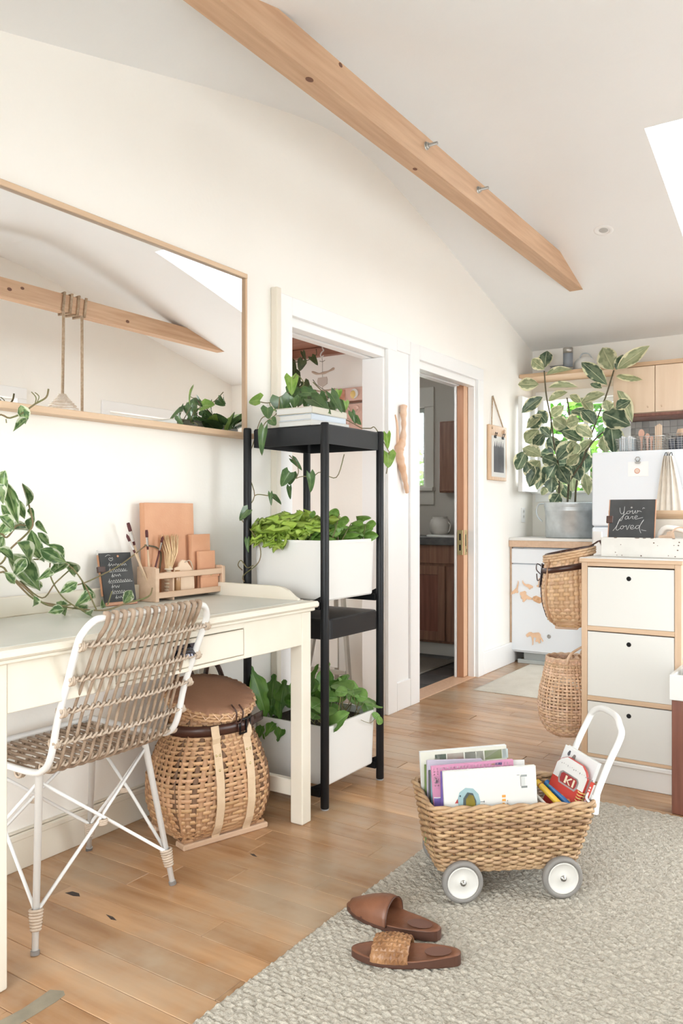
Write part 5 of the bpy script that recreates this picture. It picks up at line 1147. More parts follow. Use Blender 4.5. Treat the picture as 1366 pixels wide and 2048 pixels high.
# ================================================================== THINGS IN THE SMALL ROOM
t=thing('driftwood_mobile','pale driftwood and shell mobile hanging on a hook in the small room','mobile',(-.47,3.93,1.78))
yy=3.94; m=MB(); m.tube(smooth([(-.47,yy,2.126),(-.47,yy,2.11),(-.462,yy,2.095),(-.475,yy,2.085),(-.484,yy,2.07),(-.474,yy,2.057),(-.462,yy,2.066)],5),.004,6); part('hook',m,M['white'],t)
m=MB(); m.tube([(-.474,yy,2.057),(-.47,yy,2.03),(-.47,yy,1.78)],.0012,5); m.tube([(-.49,yy,2.035),(-.47,yy,2.028),(-.452,yy,2.036)],.0015,5); part('string',m,M['bark'],t)
for k,(z,w_,r) in enumerate(((1.965,.078,.008),(1.855,.088,.008))):
    m=MB(); m.tube(smooth([(-.47-w_,yy,z+.012),(-.47-w_*.5,yy+.004,z-.004 if k==0 else z+.003),(-.47,yy,z-.005 if k==0 else z-.003),(-.47+w_*.6,yy-.003,z+.002 if k==0 else z),(-.47+w_*1.1,yy,z+.018 if k==0 else z+.001)],4),[r*.4]+[r*(.8+.2*math.sin(i)) for i in range(15)]+[r*.4],7); part('stick',m,mat('bleached_driftwood',(.46,.35,.27),.8),t)
m=MB(); m.prism([(-.037,.0),(-.03,.02),(.03,.022),(.036,.005),(.034,-.02),(.0,-.036),(-.03,-.024)],.006,lambda a,b,h:(-.47+a,yy-.003+h,1.915+b)); part('shell',m,mat('grey_shell',(.52,.44,.38),.5),t)
m=MB(); m.prism([(-.03,.008),(.0,.014),(.03,.006),(.024,-.022),(-.004,-.03),(-.026,-.018)],.006,lambda a,b,h:(-.468+a,yy-.003+h,1.80+b)); part('shell',m,mat('ochre_shell',(.55,.42,.24),.5),t)
# letter-disc panels on the far wall of the small room
t=thing('disc_chart','rosy wooden chart with raised round tokens on the small room wall','chart',(-.30,3.99,1.61))
pk=mat('rosy_wood_panel',(.62,.40,.33),.6,c2=(.68,.46,.38),scale=9); pk2=mat('rosy_disc',(.70,.48,.40),.55)
m=MB(); m.box(-.365,-.15,3.985,3.999,1.61,1.772,.003); part('panel',m,pk,t)
m=MB(); m.box(-.42,-.15,3.98,3.999,1.785,1.865,.003); part('top_strip',m,pk,t)
m=MB(); m.box(-.42,-.15,3.976,3.984,1.774,1.784,.002); part('ledge',m,M['firend'],t)
m=MB(); m.box(-.40,-.335,3.976,3.98,1.795,1.855,.003); m.box(-.392,-.343,3.9745,3.976,1.803,1.847,.001); part('small_frame',m,mat('red_brown_frame',(.48,.19,.11),.5,c2=(.6,.3,.2),scale=50),t)
for i in range(3):
    for j in range(2):
        x=-.328+.068*i; z=1.735-.072*j; m=MB(); m.M=MX.Translation((x,3.985,z))@MX.Rotation(PI/2,4,'X'); m.lathe([(.0001,.002),(.017,.002),(.018,.006),(.023,.006),(.025,0)],20); dk=part('token',m,pk2,t)
        m=MB(); r_=random.Random(i*7+j); F2=lambda a,b:V((x+a,3.982,z+b)); a0=r_.random()*6; m.tube([F2(.008*math.cos(a0+q*.5),.009*math.sin(a0+q*.5)) for q in range(9+r_.randrange(4))],.0017,5); part('raised_mark',m,M['pinkwood'],dk)
m=MB(); m.M=MX.Translation((-.272,3.98,1.825))@MX.Rotation(PI/2,4,'X'); m.lathe([(.0001,.003),(.022,.003),(.028,.0)],20); part('moon_token',m,mat('yellow_token',(.66,.47,.16),.5),t)
m=MB(); m.prism(ell(-.268,1.827,.026,.029,18,-PI*.5,PI*.75)+ell(-.276,1.824,.018,.022,12,PI*.75,-PI*.5),.003,lambda a,b,h:(a,3.9765-h,b)); part('moon_sliver',m,M['paper'],t)
t=thing('white_sheet','blank white paper pinned under the cedar ceiling of the small room','paper',(-.72,3.86,2.1))
m=MB(); m.prism([(-1.0,2.02),(-.735,2.02),(-.69,2.10),(-1.0,2.105)],.0015,lambda a,b,h:(a,3.92+h,b)); part('sheet',m,M['paper'],t)  # flat blank white sheet below the ceiling boards
# easel with a white board
t=thing('art_easel','grey wooden easel with a white panel standing in the small room','easel',(-.34,3.75,0))
gw=mat('grey_easel_wood',(.36,.34,.30),.6)
for (xa,xb) in ((-.425,-.525),(-.325,-.175)):
    m=MB(); m.ribbon([(xb,3.80,.0),(xa,3.92,.80)],.028,.018,up=(0,1,0)); part('leg',m,gw,t)
m=MB(); m.ribbon([(-.375,3.955,.0),(-.375,3.94,.80)],.024,.016,up=(0,1,0)); part('rear_leg',m,gw,t)
for z,x0,x1 in ((.215,-.49,-.225),(.44,-.468,-.268)): 
    y=lerp(3.80,3.92,z/.8); m=MB(); m.box(x0,x1,y-.018,y-.006,z-.014,z+.014,.002); part('cross_rail',m,gw,t)
m=MB(); m.box(-.447,-.295,3.838,3.846,.235,.425,.002); part('white_panel',m,M['paper'],t)
# climbing plant inside the small room, shade put into its leaf colour
t=thing('shadowed_vine','dark-leaved vine climbing in the shade of the small room','plant',(-.62,3.78,1.0))
Z6=lambda p:(560+p[0]*.1318,640+p[1]*.1318); r6=random.Random(6)
for b,tp,w_ in (((345,485),(390,620),70),((350,610),(285,775),150),((480,560),(570,672),110),((140,640),(240,830),170),((210,800),(300,980),170),((370,940),(455,1075),130),((640,1190),(760,1160),70),((130,760),(190,950),150),((300,1000),(360,1150),150),((420,1080),(480,1240),140),((200,990),(260,1150),150),((120,560),(150,700),90)): pix_leaf('dark',t,'y',3.82,Z6(b),Z6(tp),w_*.1318,r=r6)
v6=lambda pts:[at(*Z6(p),y=3.83) for p in pts]
vine(t,v6([(100,540),(150,580),(240,640),(330,600),(350,500)]),.003,mt=M['bark']); vine(t,v6([(330,620),(410,615),(480,575),(550,525),(548,440)]),.0025,mt=M['bark']); vine(t,v6([(500,905),(560,985),(690,1080),(720,1160),(735,1200)]),.002,mt=M['bark'])
m=MB(); m.tube([at(*Z6((250,1000)),y=3.83),V((-.68,3.80,1.2)),V((-.66,3.79,.30))],.006,6); part('main_stem',m,M['bark'],t)
m=MB(); m.lathe([(.0001,0),(.09,0),(.12,.26),(.125,.28),(.115,.28),(.11,.24),(.0001,.24)],24,(-.66,3.79,0)); part('pot',m,M['grey'],t)

# ================================================================== BATHROOM
t=thing('bathroom_vanity','red brown wooden vanity with dark tiled top in the unlit bathroom','vanity',(-.9,5.95,0))
x0,x1,yf=-1.5,-.17,5.70
m=MB(); m.box(x0,x1,yf+.02,6.235,.10,.875,.002); part('body',m,M['vanity'],t)
m=MB(); m.box(x0+.02,x1-.02,yf+.04,6.2,.0,.10,.002); part('toe_kick',m,mat('bathroom_toe_kick',(.50,.48,.44),.5),t)
m=MB(); m.box(x0,x1,yf+.002,yf+.02,.73,.875,.003); part('top_rail',m,M['vanity'],t)
for k in range(4):
    a=x0+.012+k*.33; b=a+.31
    m=MB()
    for p in ((a,a+.06,.12,.71),(b-.06,b,.12,.71),(a+.06,b-.06,.12,.19),(a+.06,b-.06,.64,.71)): m.box(p[0],p[1],yf,yf+.018,p[2],p[3],.002)
    d_=part('door',m,M['vanity'],t); m=MB(); m.box(a+.06,b-.06,yf+.009,yf+.014,.19,.64,.001); part('door_panel',m,M['mahog'],d_,'darker recessed door panel')
m=MB(); m.box(x0-.02,x1+.015,yf-.03,6.238,.8755,.935,.003); part('countertop',m,mat('dark_tile_top',(.06,.06,.062),.35,c2=(.10,.10,.10),scale=20),t)
m=MB(); m.M=MX.Translation((-.56,5.90,.9352)); m.lathe([(.20,.0),(.205,.012),(.195,.016),(.17,.008),(.05,.002),(.0001,.001)],32,sy=.8); part('sink',m,M['white'],t)
bc=mat('bathroom_ceramic',(.60,.57,.52),.4)
m=MB(); m.lathe([(.0001,0),(.06,0),(.085,.04),(.09,.09),(.075,.135),(.06,.15),(.064,.16),(.058,.16),(.05,.14),(.0001,.13)],26,(-.735,6.06,.936)); m.tube(smooth([(-.65,6.05,1.05),(-.63,6.04,1.03),(-.64,6.04,.98),(-.655,6.05,.97)],4),.007,6); solo('water_jug','x' and m,bc,'round pale ceramic jug on the bathroom counter','jug')
m=MB(); m.lathe([(.0001,0),(.024,0),(.026,.01),(.026,.075),(.012,.09),(.012,.105),(.016,.106),(.016,.115),(.0001,.116)],18,(-.585,6.10,.936)); solo('soap_bottle',m,M['black'],'small black soap bottle between jug and cup in the bathroom','bottle')
m=MB(); m.lathe([(.0001,0),(.045,0),(.048,.04),(.046,.10),(.048,.125),(.042,.125),(.04,.02),(.0001,.015)],22,(-.49,6.08,.936)); solo('ceramic_cup',m,bc,'pale ceramic cup beside the black soap bottle','cup')
t=thing('medicine_cabinet','narrow dark wood cabinet on the bathroom wall','cabinet',(-.60,6.2,1.30))
m=MB(); m.box(-.77,-.40,6.12,6.236,1.30,1.90,.003); part('body',m,M['vanity'],t); m=MB(); m.box(-.765,-.405,6.105,6.119,1.31,1.89,.004); dd=part('door',m,M['vanity'],t); m=MB(); m.ball((-.43,6.098,1.5),.01,8); part('knob',m,M['brass'],dd)
m=MB(); nx=8
m.box(-1.25,-.35,4.95,5.55,.0,.014,.006); solo('bath_mat',m,mat('dark_bath_mat',(.17,.15,.125),.95,bump=.5,bscale=150),'dark taupe bath mat on the bathroom slate','mat')

# ================================================================== KITCHEN
t=thing('kitchen_counter','white kitchen counter with a pale wood edge against the left wall','counter',(.32,6.0,0))
m=MB(); m.box(.002,.65,5.725,6.238,.922,.942,.002); part('worktop',m,M['white'],t)
m=MB(); m.box(.002,.65,5.722,5.74,.874,.9215,.001); part('front_edge',m,M['beech'],t)
m=MB(); m.box(.003,.016,5.745,6.2,.10,.8735,.001); part('side_panel',m,M['beech'],t)
m=MB(); m.box(.635,.65,5.745,6.2,.0,.8735,.001); part('side_panel',m,M['beech'],t)
t=thing('dishwasher','white dishwasher built under the counter with wooden animal magnets','dishwasher',(.32,5.95,0))
m=MB(); m.box(.019,.630,5.76,6.2,.085,.870,.003); part('body',m,M['appl'],t)
m=MB(); m.box(.019,.630,5.735,5.7595,.10,.745,.004); d_=part('door',m,M['appl'],t)
m=MB(); m.box(.019,.630,5.733,5.7595,.752,.862,.004); part('control_panel',m,M['appl'],t)
m=MB(); m.box(.09,.56,5.80,6.1,.0,.084,.002); part('toe_plate',m,mat('toe_plate_grey',(.42,.44,.43),.4),t)
m=MB(); m.box(.05,.60,5.775,5.80,.0,.03,.003); part('kick_strip',m,mat('kick_strip_grey',(.5,.53,.52),.4),t)
for x in (.075,.46):
    m=MB(); m.box(x,x+.04,5.728,5.733,.866,.872,.0005); m.tube([(x+.02,5.727,.869),(x+.02,5.735,.869)],.004,6); part('mounting_clip',m,M['steel'],t)
p_=at(1098,1273,y=5.735)
m=MB(); m.M=MX.Translation((p_.x,5.7345,p_.z))@MX.Rotation(PI/2,4,'X'); m.lathe([(.0001,.003),(.006,.003),(.011,.006),(.014,.003),(.015,0)],16); part('round_badge',m,M['steel'],t)
AN=mat('laser_cut_wood',(.72,.46,.29),.6,c2=(.80,.56,.38),scale=15); ANd=mat('burnt_wood_lines',(.52,.27,.12),.6,c2=(.72,.44,.26),scale=45)
def animal(label,pts,mt=AN,cat='magnet'):
    P=[at(880+u*.1953,1000+v*.1953,y=5.733) for u,v in pts]; m=MB(); m.prism([(p.x,p.z) for p in P],.006,lambda a,b,h:(a,5.7338-h,b)); solo('animal_magnet',m,mt,label,cat,'wooden animal magnets on the dishwasher')
animal('kangaroo-like wooden magnet at the left edge of the dishwasher',[(726,962),(742,935),(765,915),(785,895),(795,860),(803,825),(806,850),(800,890),(796,920),(803,945),(790,955),(775,945),(765,958),(745,962),(728,972)])
animal('long-tailed pale wooden animal magnet, topmost left',[(845,820),(862,850),(880,862),(905,860),(930,870),(955,885),(948,905),(935,895),(925,915),(915,915),(910,900),(885,885),(860,870),(846,850)])
animal('pale lion-like wooden magnet below the long-tailed one',[(820,945),(845,938),(870,930),(885,945),(882,965),(905,985),(945,1005),(940,1020),(905,1020),(890,1010),(880,1025),(860,1045),(846,1040),(850,1020),(830,1005),(835,985),(822,970)])
animal('darker squirrel-like wooden magnet with upright tail',[(948,1020),(955,990),(985,980),(1010,990),(1030,1000),(1040,985),(1030,950),(1040,935),(1060,955),(1070,990),(1062,1025),(1045,1045),(1020,1060),(995,1050),(965,1035)],ANd)
animal('small pale upright wooden animal magnet in the top row',[(1012,800),(1030,800),(1040,812),(1055,800),(1060,830),(1055,860),(1045,885),(1020,895),(995,890),(990,875),(1008,865)])
animal('orange bear-like wooden magnet half hidden by the hanging basket',[(1085,812),(1110,808),(1140,812),(1165,825),(1168,880),(1140,890),(1120,880),(1105,890),(1075,905),(1062,895),(1080,865)],ANd)
animal('pale rounded wooden animal magnet under the bear one',[(1065,960),(1090,948),(1130,935),(1165,940),(1168,985),(1130,985),(1090,975)])
animal('turtle-like wooden magnet in the middle right of the dishwasher',[(1115,1135),(1135,1112),(1165,1105),(1190,1120),(1195,1180),(1180,1185),(1172,1210),(1160,1210),(1160,1180),(1150,1150),(1125,1150)])
animal('horse-like wooden magnet grazing near the round badge',[(880,1385),(890,1370),(915,1352),(935,1352),(950,1362),(985,1358),(1012,1356),(1030,1375),(1035,1400),(1060,1445),(1052,1452),(1030,1420),(1025,1445),(1030,1465),(1018,1468),(1000,1450),(985,1455),(978,1440),(990,1415),(975,1405),(958,1408),(958,1440),(955,1480),(947,1487),(948,1450),(940,1405),(925,1390),(905,1400),(895,1405)])
# galvanised tub and rubber plant
t=thing('zinc_tub','galvanised zinc tub with wire handles on the kitchen counter','tub',(.40,5.95,.9425)); TC=(.395,5.955,.9425)
m=MB(); m.lathe([(.0001,.002),(.17,.002),(.176,0),(.18,.008),(.184,.20),(.188,.204),(.184,.210),(.19,.216),(.186,.224),(.192,.232),(.19,.252),(.194,.262),(.188,.264),(.186,.25),(.18,.20),(.17,.02),(.0001,.02)],48,TC); part('body',m,M['galv'],t)
for s in (-1,1):
    m=MB(); m.tube(smooth([(TC[0]+s*.19,TC[1]-.04,TC[2]+.255),(TC[0]+s*.225,TC[1]-.05,TC[2]+.25),(TC[0]+s*.245,TC[1]-.05,TC[2]+.21),(TC[0]+s*.235,TC[1]-.05,TC[2]+.16),(TC[0]+s*.20,TC[1]-.045,TC[2]+.12)],5),.006,7); part('handle',m,M['galv'],t)
t=thing('rubber_plant','tall cream-edged variegated rubber plant in the zinc tub','plant',(.395,5.955,.95))
m=MB(); m.lathe([(.0001,.215),(.179,.21)],28,TC); part('soil',m,M['soil'],t)
Z3=lambda p:(1000+p[0]*.268,640+p[1]*.268); r7=random.Random(9)
for pts,y0_,y1_ in (([(440,1400),(440,1330),(436,1100),(405,935),(380,740),(345,560),(330,380)],5.95,5.85),([(560,1400),(575,1200),(650,950),(720,750),(790,570),(850,375)],5.97,5.90),([(500,1400),(515,1200),(528,1000),(518,720),(500,580)],5.98,6.0),([(640,985),(700,900),(780,830)],5.92,5.88),([(440,1090),(330,1030),(250,1000)],5.92,5.85),([(520,1200),(600,1080),(660,1000)],5.9,5.88)):
    P=[at(*Z3(p),y=lerp(y0_,y1_,i/(len(pts)-1))) for i,p in enumerate(pts)]; m=MB(); Q=smooth(P,5); m.tube(Q,[lerp(.008,.005,k/len(Q)) for k in range(len(Q))],7); part('stem',m,M['bark'],t)
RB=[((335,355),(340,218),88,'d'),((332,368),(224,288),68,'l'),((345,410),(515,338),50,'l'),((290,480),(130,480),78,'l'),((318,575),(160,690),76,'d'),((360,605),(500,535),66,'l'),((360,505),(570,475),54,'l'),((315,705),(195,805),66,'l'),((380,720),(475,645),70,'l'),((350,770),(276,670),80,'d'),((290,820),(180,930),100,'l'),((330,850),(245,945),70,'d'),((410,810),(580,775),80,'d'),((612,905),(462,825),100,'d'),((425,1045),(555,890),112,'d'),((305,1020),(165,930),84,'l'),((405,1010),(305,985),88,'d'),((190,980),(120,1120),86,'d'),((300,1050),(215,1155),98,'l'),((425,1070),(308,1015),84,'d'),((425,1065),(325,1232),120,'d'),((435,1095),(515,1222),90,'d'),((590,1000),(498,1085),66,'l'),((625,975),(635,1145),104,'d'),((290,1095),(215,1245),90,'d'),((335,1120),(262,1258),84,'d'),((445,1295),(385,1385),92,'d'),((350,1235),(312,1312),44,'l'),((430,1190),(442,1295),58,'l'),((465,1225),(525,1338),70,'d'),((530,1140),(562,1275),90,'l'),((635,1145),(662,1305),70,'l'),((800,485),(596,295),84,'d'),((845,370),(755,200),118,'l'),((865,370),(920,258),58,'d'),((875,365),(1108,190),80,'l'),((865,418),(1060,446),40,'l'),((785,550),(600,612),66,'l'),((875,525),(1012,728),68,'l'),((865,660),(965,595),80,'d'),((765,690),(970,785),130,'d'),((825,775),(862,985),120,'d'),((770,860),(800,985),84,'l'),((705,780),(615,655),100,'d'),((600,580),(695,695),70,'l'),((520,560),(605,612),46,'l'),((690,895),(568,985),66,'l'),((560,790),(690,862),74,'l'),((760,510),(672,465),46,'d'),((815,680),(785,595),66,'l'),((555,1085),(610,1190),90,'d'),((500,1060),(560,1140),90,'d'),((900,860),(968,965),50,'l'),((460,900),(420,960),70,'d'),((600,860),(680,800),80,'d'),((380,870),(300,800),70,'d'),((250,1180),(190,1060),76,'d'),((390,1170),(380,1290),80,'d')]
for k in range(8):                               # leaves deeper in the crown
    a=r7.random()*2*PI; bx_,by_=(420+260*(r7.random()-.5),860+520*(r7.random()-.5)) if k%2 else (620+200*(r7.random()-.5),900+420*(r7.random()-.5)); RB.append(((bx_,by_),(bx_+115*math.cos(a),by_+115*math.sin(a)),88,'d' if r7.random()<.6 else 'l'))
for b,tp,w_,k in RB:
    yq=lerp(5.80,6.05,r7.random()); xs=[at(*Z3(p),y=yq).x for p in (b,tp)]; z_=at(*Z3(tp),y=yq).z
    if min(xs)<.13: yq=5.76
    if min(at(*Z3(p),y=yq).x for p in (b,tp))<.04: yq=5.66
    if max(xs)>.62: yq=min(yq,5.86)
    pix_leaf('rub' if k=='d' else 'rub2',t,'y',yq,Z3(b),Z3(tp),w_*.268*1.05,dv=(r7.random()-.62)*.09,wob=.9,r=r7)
# shelf over the window and its things
m=MB(); m.box(.003,.705,5.93,6.238,2.168,2.196,.003); t=solo('wall_shelf',m,M['oakx'],'long wooden shelf above the kitchen window','shelf')
t=thing('speaker','cylindrical grey speaker with silver ends on the shelf over the window','speaker',(.36,6.0,2.1965))
cx=at(1136,735,y=6.0).x
m=MB(); m.lathe([(.0001,.0),(.036,.0),(.037,.004),(.037,.03),(.0355,.03)],28,(cx,6.0,2.1965)); part('base_cap',m,M['steel'],t); m=MB(); m.lathe([(.0355,.135),(.037,.135),(.037,.175),(.034,.178),(.0001,.176)],28,(cx,6.0,2.1965)); part('top_cap',m,M['steel'],t)
m=MB(); m.lathe([(.0352,.0301),(.036,.0305),(.036,.1345),(.0352,.1349)],28,(cx,6.0,2.1965)); part('cloth_body',m,mat('grey_speaker_cloth',(.23,.25,.28),.9),t)
t=thing('kettle','white enamel kettle behind the grey speaker','kettle',(cx+.09,6.08,2.1965))
m=MB(); m.lathe([(.0001,0),(.075,0),(.085,.02),(.08,.07),(.055,.10),(.03,.108),(.0001,.11)],28,(cx+.1,6.09,2.1965)); part('body',m,M['white'],t)
m=MB(); m.tube(smooth([(cx+.06,6.09,2.295),(cx+.08,6.09,2.335),(cx+.13,6.09,2.33),(cx+.16,6.09,2.285)],5),.005,7); part('handle',m,M['galv'],t)
m=MB(); m.tube([(cx+.165,6.09,2.24),(cx+.205,6.08,2.27),(cx+.22,6.08,2.29)],[.014,.009,.007],8); part('spout',m,M['white'],t)
m=MB(); m.box(cx-.17,cx-.04,6.10,6.2,2.1965,2.262,.004); m.box(cx-.175,cx-.035,6.095,6.205,2.2625,2.27,.003); solo('storage_tin',m,mat('grey_tin',(.36,.39,.41),.4,.3),'low grey tin behind the speaker at the shelf’s left','tin')
t=thing('wall_cabinet','pale maple two-door wall cabinet right of the shelf','cabinet',(1.0,6.08,1.83))
m=MB(); m.box(.712,1.60,5.955,6.238,1.835,2.17,.002); part('body',m,M['maple'],t)
m=MB(); m.box(.705,1.60,5.93,6.238,2.171,2.2,.002); part('top_board',m,M['oakx'],t)
m=MB(); m.box(.712,1.60,5.935,5.9545,1.815,1.8345,.001); m.box(.712,1.60,5.9546,6.238,1.812,1.8345,0); part('bottom_board',m,M['mahog'],t)
for a,b,s in ((.714,.999,1),(1.003,1.29,-1),(1.294,1.598,1)):
    m=MB(); m.box(a,b,5.935,5.954,1.84,2.168,.002); d_=part('door',m,M['maple'],t); x=b-.045 if s>0 else a+.045
    m=MB(); m.tube([(x,5.935,1.875),(x,5.915,1.882)],[.004,.0055],7); part('knob',m,M['beech'],d_)
m=MB(); t=MB(); t.box(.70,1.62,6.226,6.2385,.94,1.81,0); bs=struct('trim_9',t,M['tilegrey'],'grey mosaic splashback')
mt=mat('small_grey_tile',(.34,.32,.30),.3,rnd=.25); tq=MB(); tq.box(-.0235,.0235,-.004,0,-.0235,.0235,.0015); tqm=tq.mesh('tile'); tqm.materials.append(mt)
for i in range(18):
    for j in range(6): inst('tile',tqm,bs,MX.Translation((.728+i*.049,6.226,1.785-j*.049)))
# small fridge
t=thing('refrigerator','small white two-door refrigerator beside the counter','refrigerator',(.95,5.9,0))
fx0,fx1,fy=.655,1.255,5.60; FT=1.545
m=MB(); m.box(fx0,fx1,fy+.05,6.2,.03,FT-.004,.006); part('body',m,M['appl'],t)
m=MB(); m.box(fx0,fx1,fy,fy+.046,1.038,FT,.008); part('freezer_door',m,M['appl'],t)
m=MB(); m.box(fx0,fx1,fy,fy+.046,.08,1.028,.008); d_=part('fridge_door',m,M['appl'],t)
m=MB(); m.box(fx0+.008,fx0+.075,fy-.018,fy-.0005,.78,1.0,.006); part('handle',m,M['white'],d_)
m=MB(); m.box(fx0+.03,fx1-.03,fy+.06,6.15,0,.029,.002); part('plinth',m,M['grey'],t)
P=lambda u,v:at(u,v,y=fy)
t=thing('clip_magnet','steel bulldog clip magnet on the freezer door','magnet',P(1276,925))
c=P(1276,922); m=MB(); m.box(c.x-.018,c.x+.018,fy-.012,fy-.001,c.z-.016,c.z-.004,.003); m.tube([(c.x-.004,fy-.008,c.z-.004),(c.x-.016,fy-.011,c.z+.012),(c.x-.008,fy-.011,c.z+.026),(c.x+.008,fy-.011,c.z+.026),(c.x+.016,fy-.011,c.z+.012),(c.x+.004,fy-.008,c.z-.004)],.003,6); part('clip',m,M['steel'],t)
t=thing('note_card','white card with a small orange round emblem clipped to the freezer door','card',P(1276,950))
a=P(1256,924); b=P(1297,952); m=MB(); m.box(a.x,b.x,fy-.0022,fy-.001,b.z,a.z,.0003); part('card',m,M['trim'],t)
c=P(1274.5,942); m=MB(); om=mat('orange_ink',(.66,.25,.14),.6)
m.prism(ell(c.x,c.z,.018,.018,20),.0005,lambda p,q,h:(p,fy-.0023-h,q)); part('emblem',m,om,t); m=MB(); m.prism(ell(c.x,c.z,.0145,.0145,18),.0004,lambda p,q,h:(p,fy-.0029-h,q)); part('emblem_field',m,mat('emblem_pale',(.80,.68,.58),.6),t)
m=MB()
for k in (-1,0,1): m.ribbon([(c.x-.012+.007*k,fy-.0036,c.z+.008-.004*abs(k)+.004*k),(c.x+.010+.003*k,fy-.0036,c.z-.010+.008*k)],.003,.0003,up=(0,1,0))
part('emblem_lines',m,om,t)
# two linen towels on one hook
def towel(label,u0,u1,ut,vt,vb,y,seed,tone):
    r_=random.Random(seed); T=at(ut,vt,y=y); B0=at(u0,vb,y=y); B1=at(u1,vb,y=y); n=22; k=14; vs=[]; ph=r_.random()*6
    for j in range(k+1):
        f=j/k; wl=lerp(T.x-.012,B0.x,f**.85); wr=lerp(T.x+.012,B1.x,f**.85)
        for i in range(n+1):
            u=i/n; vs.append((lerp(wl,wr,u),y-.020-.014*math.sin(u*PI*5+ph+f)*(.4+.6*(1-f))-.012*math.sin(u*PI),lerp(T.z,B0.z,f)+.006*math.sin(u*7+ph)*f))
    m=MB(); F=[(j*(n+1)+i,j*(n+1)+i+1,(j+1)*(n+1)+i+1,(j+1)*(n+1)+i) for j in range(k) for i in range(n)]
    for q,f in enumerate(F): m.c=tone if (q%n) not in (5,6) else tuple(c*.8 for c in tone); m.add([vs[i] for i in f],[(0,1,2,3)],True)
    t=thing('tea_towel',label,'towel',(T.x,y-.02,B0.z),0,'linen towels hanging on the refrigerator'); o=part('cloth',m,M['linen'],t,col=True)
    import bmesh
    bm=bmesh.new(); bm.from_mesh(o.data); bmesh.ops.remove_doubles(bm,verts=bm.verts,dist=1e-5); bm.to_mesh(o.data); bm.free()
    m=MB(); m.tube(smooth([(T.x-.01,y-.022,T.z),(T.x-.004,y-.012,T.z+.02),(T.x+.004,y-.012,T.z+.02),(T.x+.01,y-.022,T.z)],4),.0022,5); part('hanging_loop',m,M['linen'],t)
towel('flax linen towel hanging on the refrigerator, left of the pair',1312,1343,1333,912,1026,fy-.002,3,(.92,.88,.82)); towel('paler linen towel hanging on the refrigerator, right of the pair',1334,1376,1343,912,1028,fy-.018,8,(1,.98,.95))
t=thing('towel_hook','small white magnetic hook holding the towels on the freezer door','hook',P(1338,907)); c=P(1338,908); m=MB(); m.box(c.x-.012,c.x+.012,fy-.008,fy-.001,c.z-.012,c.z+.014,.003); part('base',m,M['white'],t); m=MB(); m.tube(smooth([(c.x,fy-.008,c.z),(c.x,fy-.022,c.z-.004),(c.x,fy-.026,c.z+.012)],4),.003,6); part('peg',m,M['steel'],t)
# wire baskets on the fridge
OR_=('first','second','third','fourth','fifth','sixth','last')
def wirebasket(label,x0,x1,y0,y1,h,mt,nx,nz):
    t=thing('wire_basket',label,'basket',((x0+x1)/2,(y0+y1)/2,FT+.001),0,'wire baskets on the refrigerator'); z=FT+.003; e=.012
    m=MB()
    for k in range(nz+1):
        f=k/nz; o=e*(1-f); m.tube([(x0+o,y0+o,z+h*f),(x1-o,y0+o,z+h*f),(x1-o,y1-o,z+h*f),(x0+o,y1-o,z+h*f)],.0013 if 0<k<nz else .0028,5,closed=True)
    part('rings',m,mt,t,kind='stuff'); m=MB()
    for k in range(nx+1):
        u=k/nx
        for Y0,Y1 in ((y0+e,y0),(y1-e,y1)): m.tube([(lerp(x0+e,x1-e,u),Y0,z),(lerp(x0,x1,u),Y1,z+h)],.0012,5)
        for X0,X1 in ((x0+e,x0),(x1-e,x1)): m.tube([(X0,lerp(y0+e,y1-e,u),z),(X1,lerp(y0,y1,u),z+h)],.0012,5)
        m.tube([(lerp(x0+e,x1-e,u),y0+e,z),(lerp(x0+e,x1-e,u),y1-e,z)],.0012,5)
    part('wires',m,mt,t,kind='stuff'); return t
WM=mat('pale_wire',(.62,.62,.60),.35,.6)
X=lambda u:at(u,880,y=5.68).x
wirebasket('wire basket of folded white cloths, leftmost on the refrigerator',X(1234),X(1272),5.64,5.86,.085,WM,7,5)
wirebasket('wire basket of wooden kitchen tools, middle one on the refrigerator',X(1276),X(1330),5.64,5.86,.095,WM,8,6)
wirebasket('closely meshed wire basket with dark cloth, rightmost on the refrigerator',X(1334),X(1334)+.22,5.64,5.86,.105,WM,9,7)
m_=mat('folded_white_cloth',(.74,.76,.78),.9,bump=.1,bscale=60); m2_=mat('folded_blue_grey_cloth',(.50,.56,.60),.9)
for k in range(7):
    x=X(1239)+.0145*k; m=MB(); m.box(x,x+.013,5.665,5.835,FT+.006,FT+.100+.012*((k*5)%3)/2,.005); solo('folded_cloth',m,m_ if k%3 else m2_,('white' if k%3 else 'blue-grey')+' folded cloth, '+OR_[k]+' from the left in the leftmost wire basket','cloth','folded cloths in the wire basket')
for k,(u,h,r,lab) in enumerate(((1283,.15,.020,'rosy wooden spoon with a rounded head, leftmost of the tools'),(1295,.12,.014,'short rosy wooden spatula beside the rounded spoon'),(1303,.10,.012,'reddish wooden tool before the pale sticks'))):
    x=at(u,880,y=5.72).x; t=thing('wooden_tool',lab,'utensil',(x,5.72,FT+.005)); m=MB()
    m.prism([(-.006,0),(.006,0),(.006,h*.45)]+ell(0,h-r*1.5,r,r*1.5,14,-PI*.35,PI*1.35)+[(-.006,h*.45)],.008,lambda a,b,q:(x+a,5.716+q,FT+.006+b)); part('blade',m,M['pinkwood'],t)
for k in range(6):
    x=at(1311+2.4*k,880,y=5.70).x; m=MB(); m.box(x-.0032,x+.0032,5.695+.004*(k%2),5.7035+.004*(k%2),FT+.006,FT+.185-.008*abs(k-3)*.6,.001); solo('pale_stick',m,M['maple'],'flat pale wooden stick, '+OR_[k]+' from the left in the middle wire basket','stick','pale sticks in the wire basket')
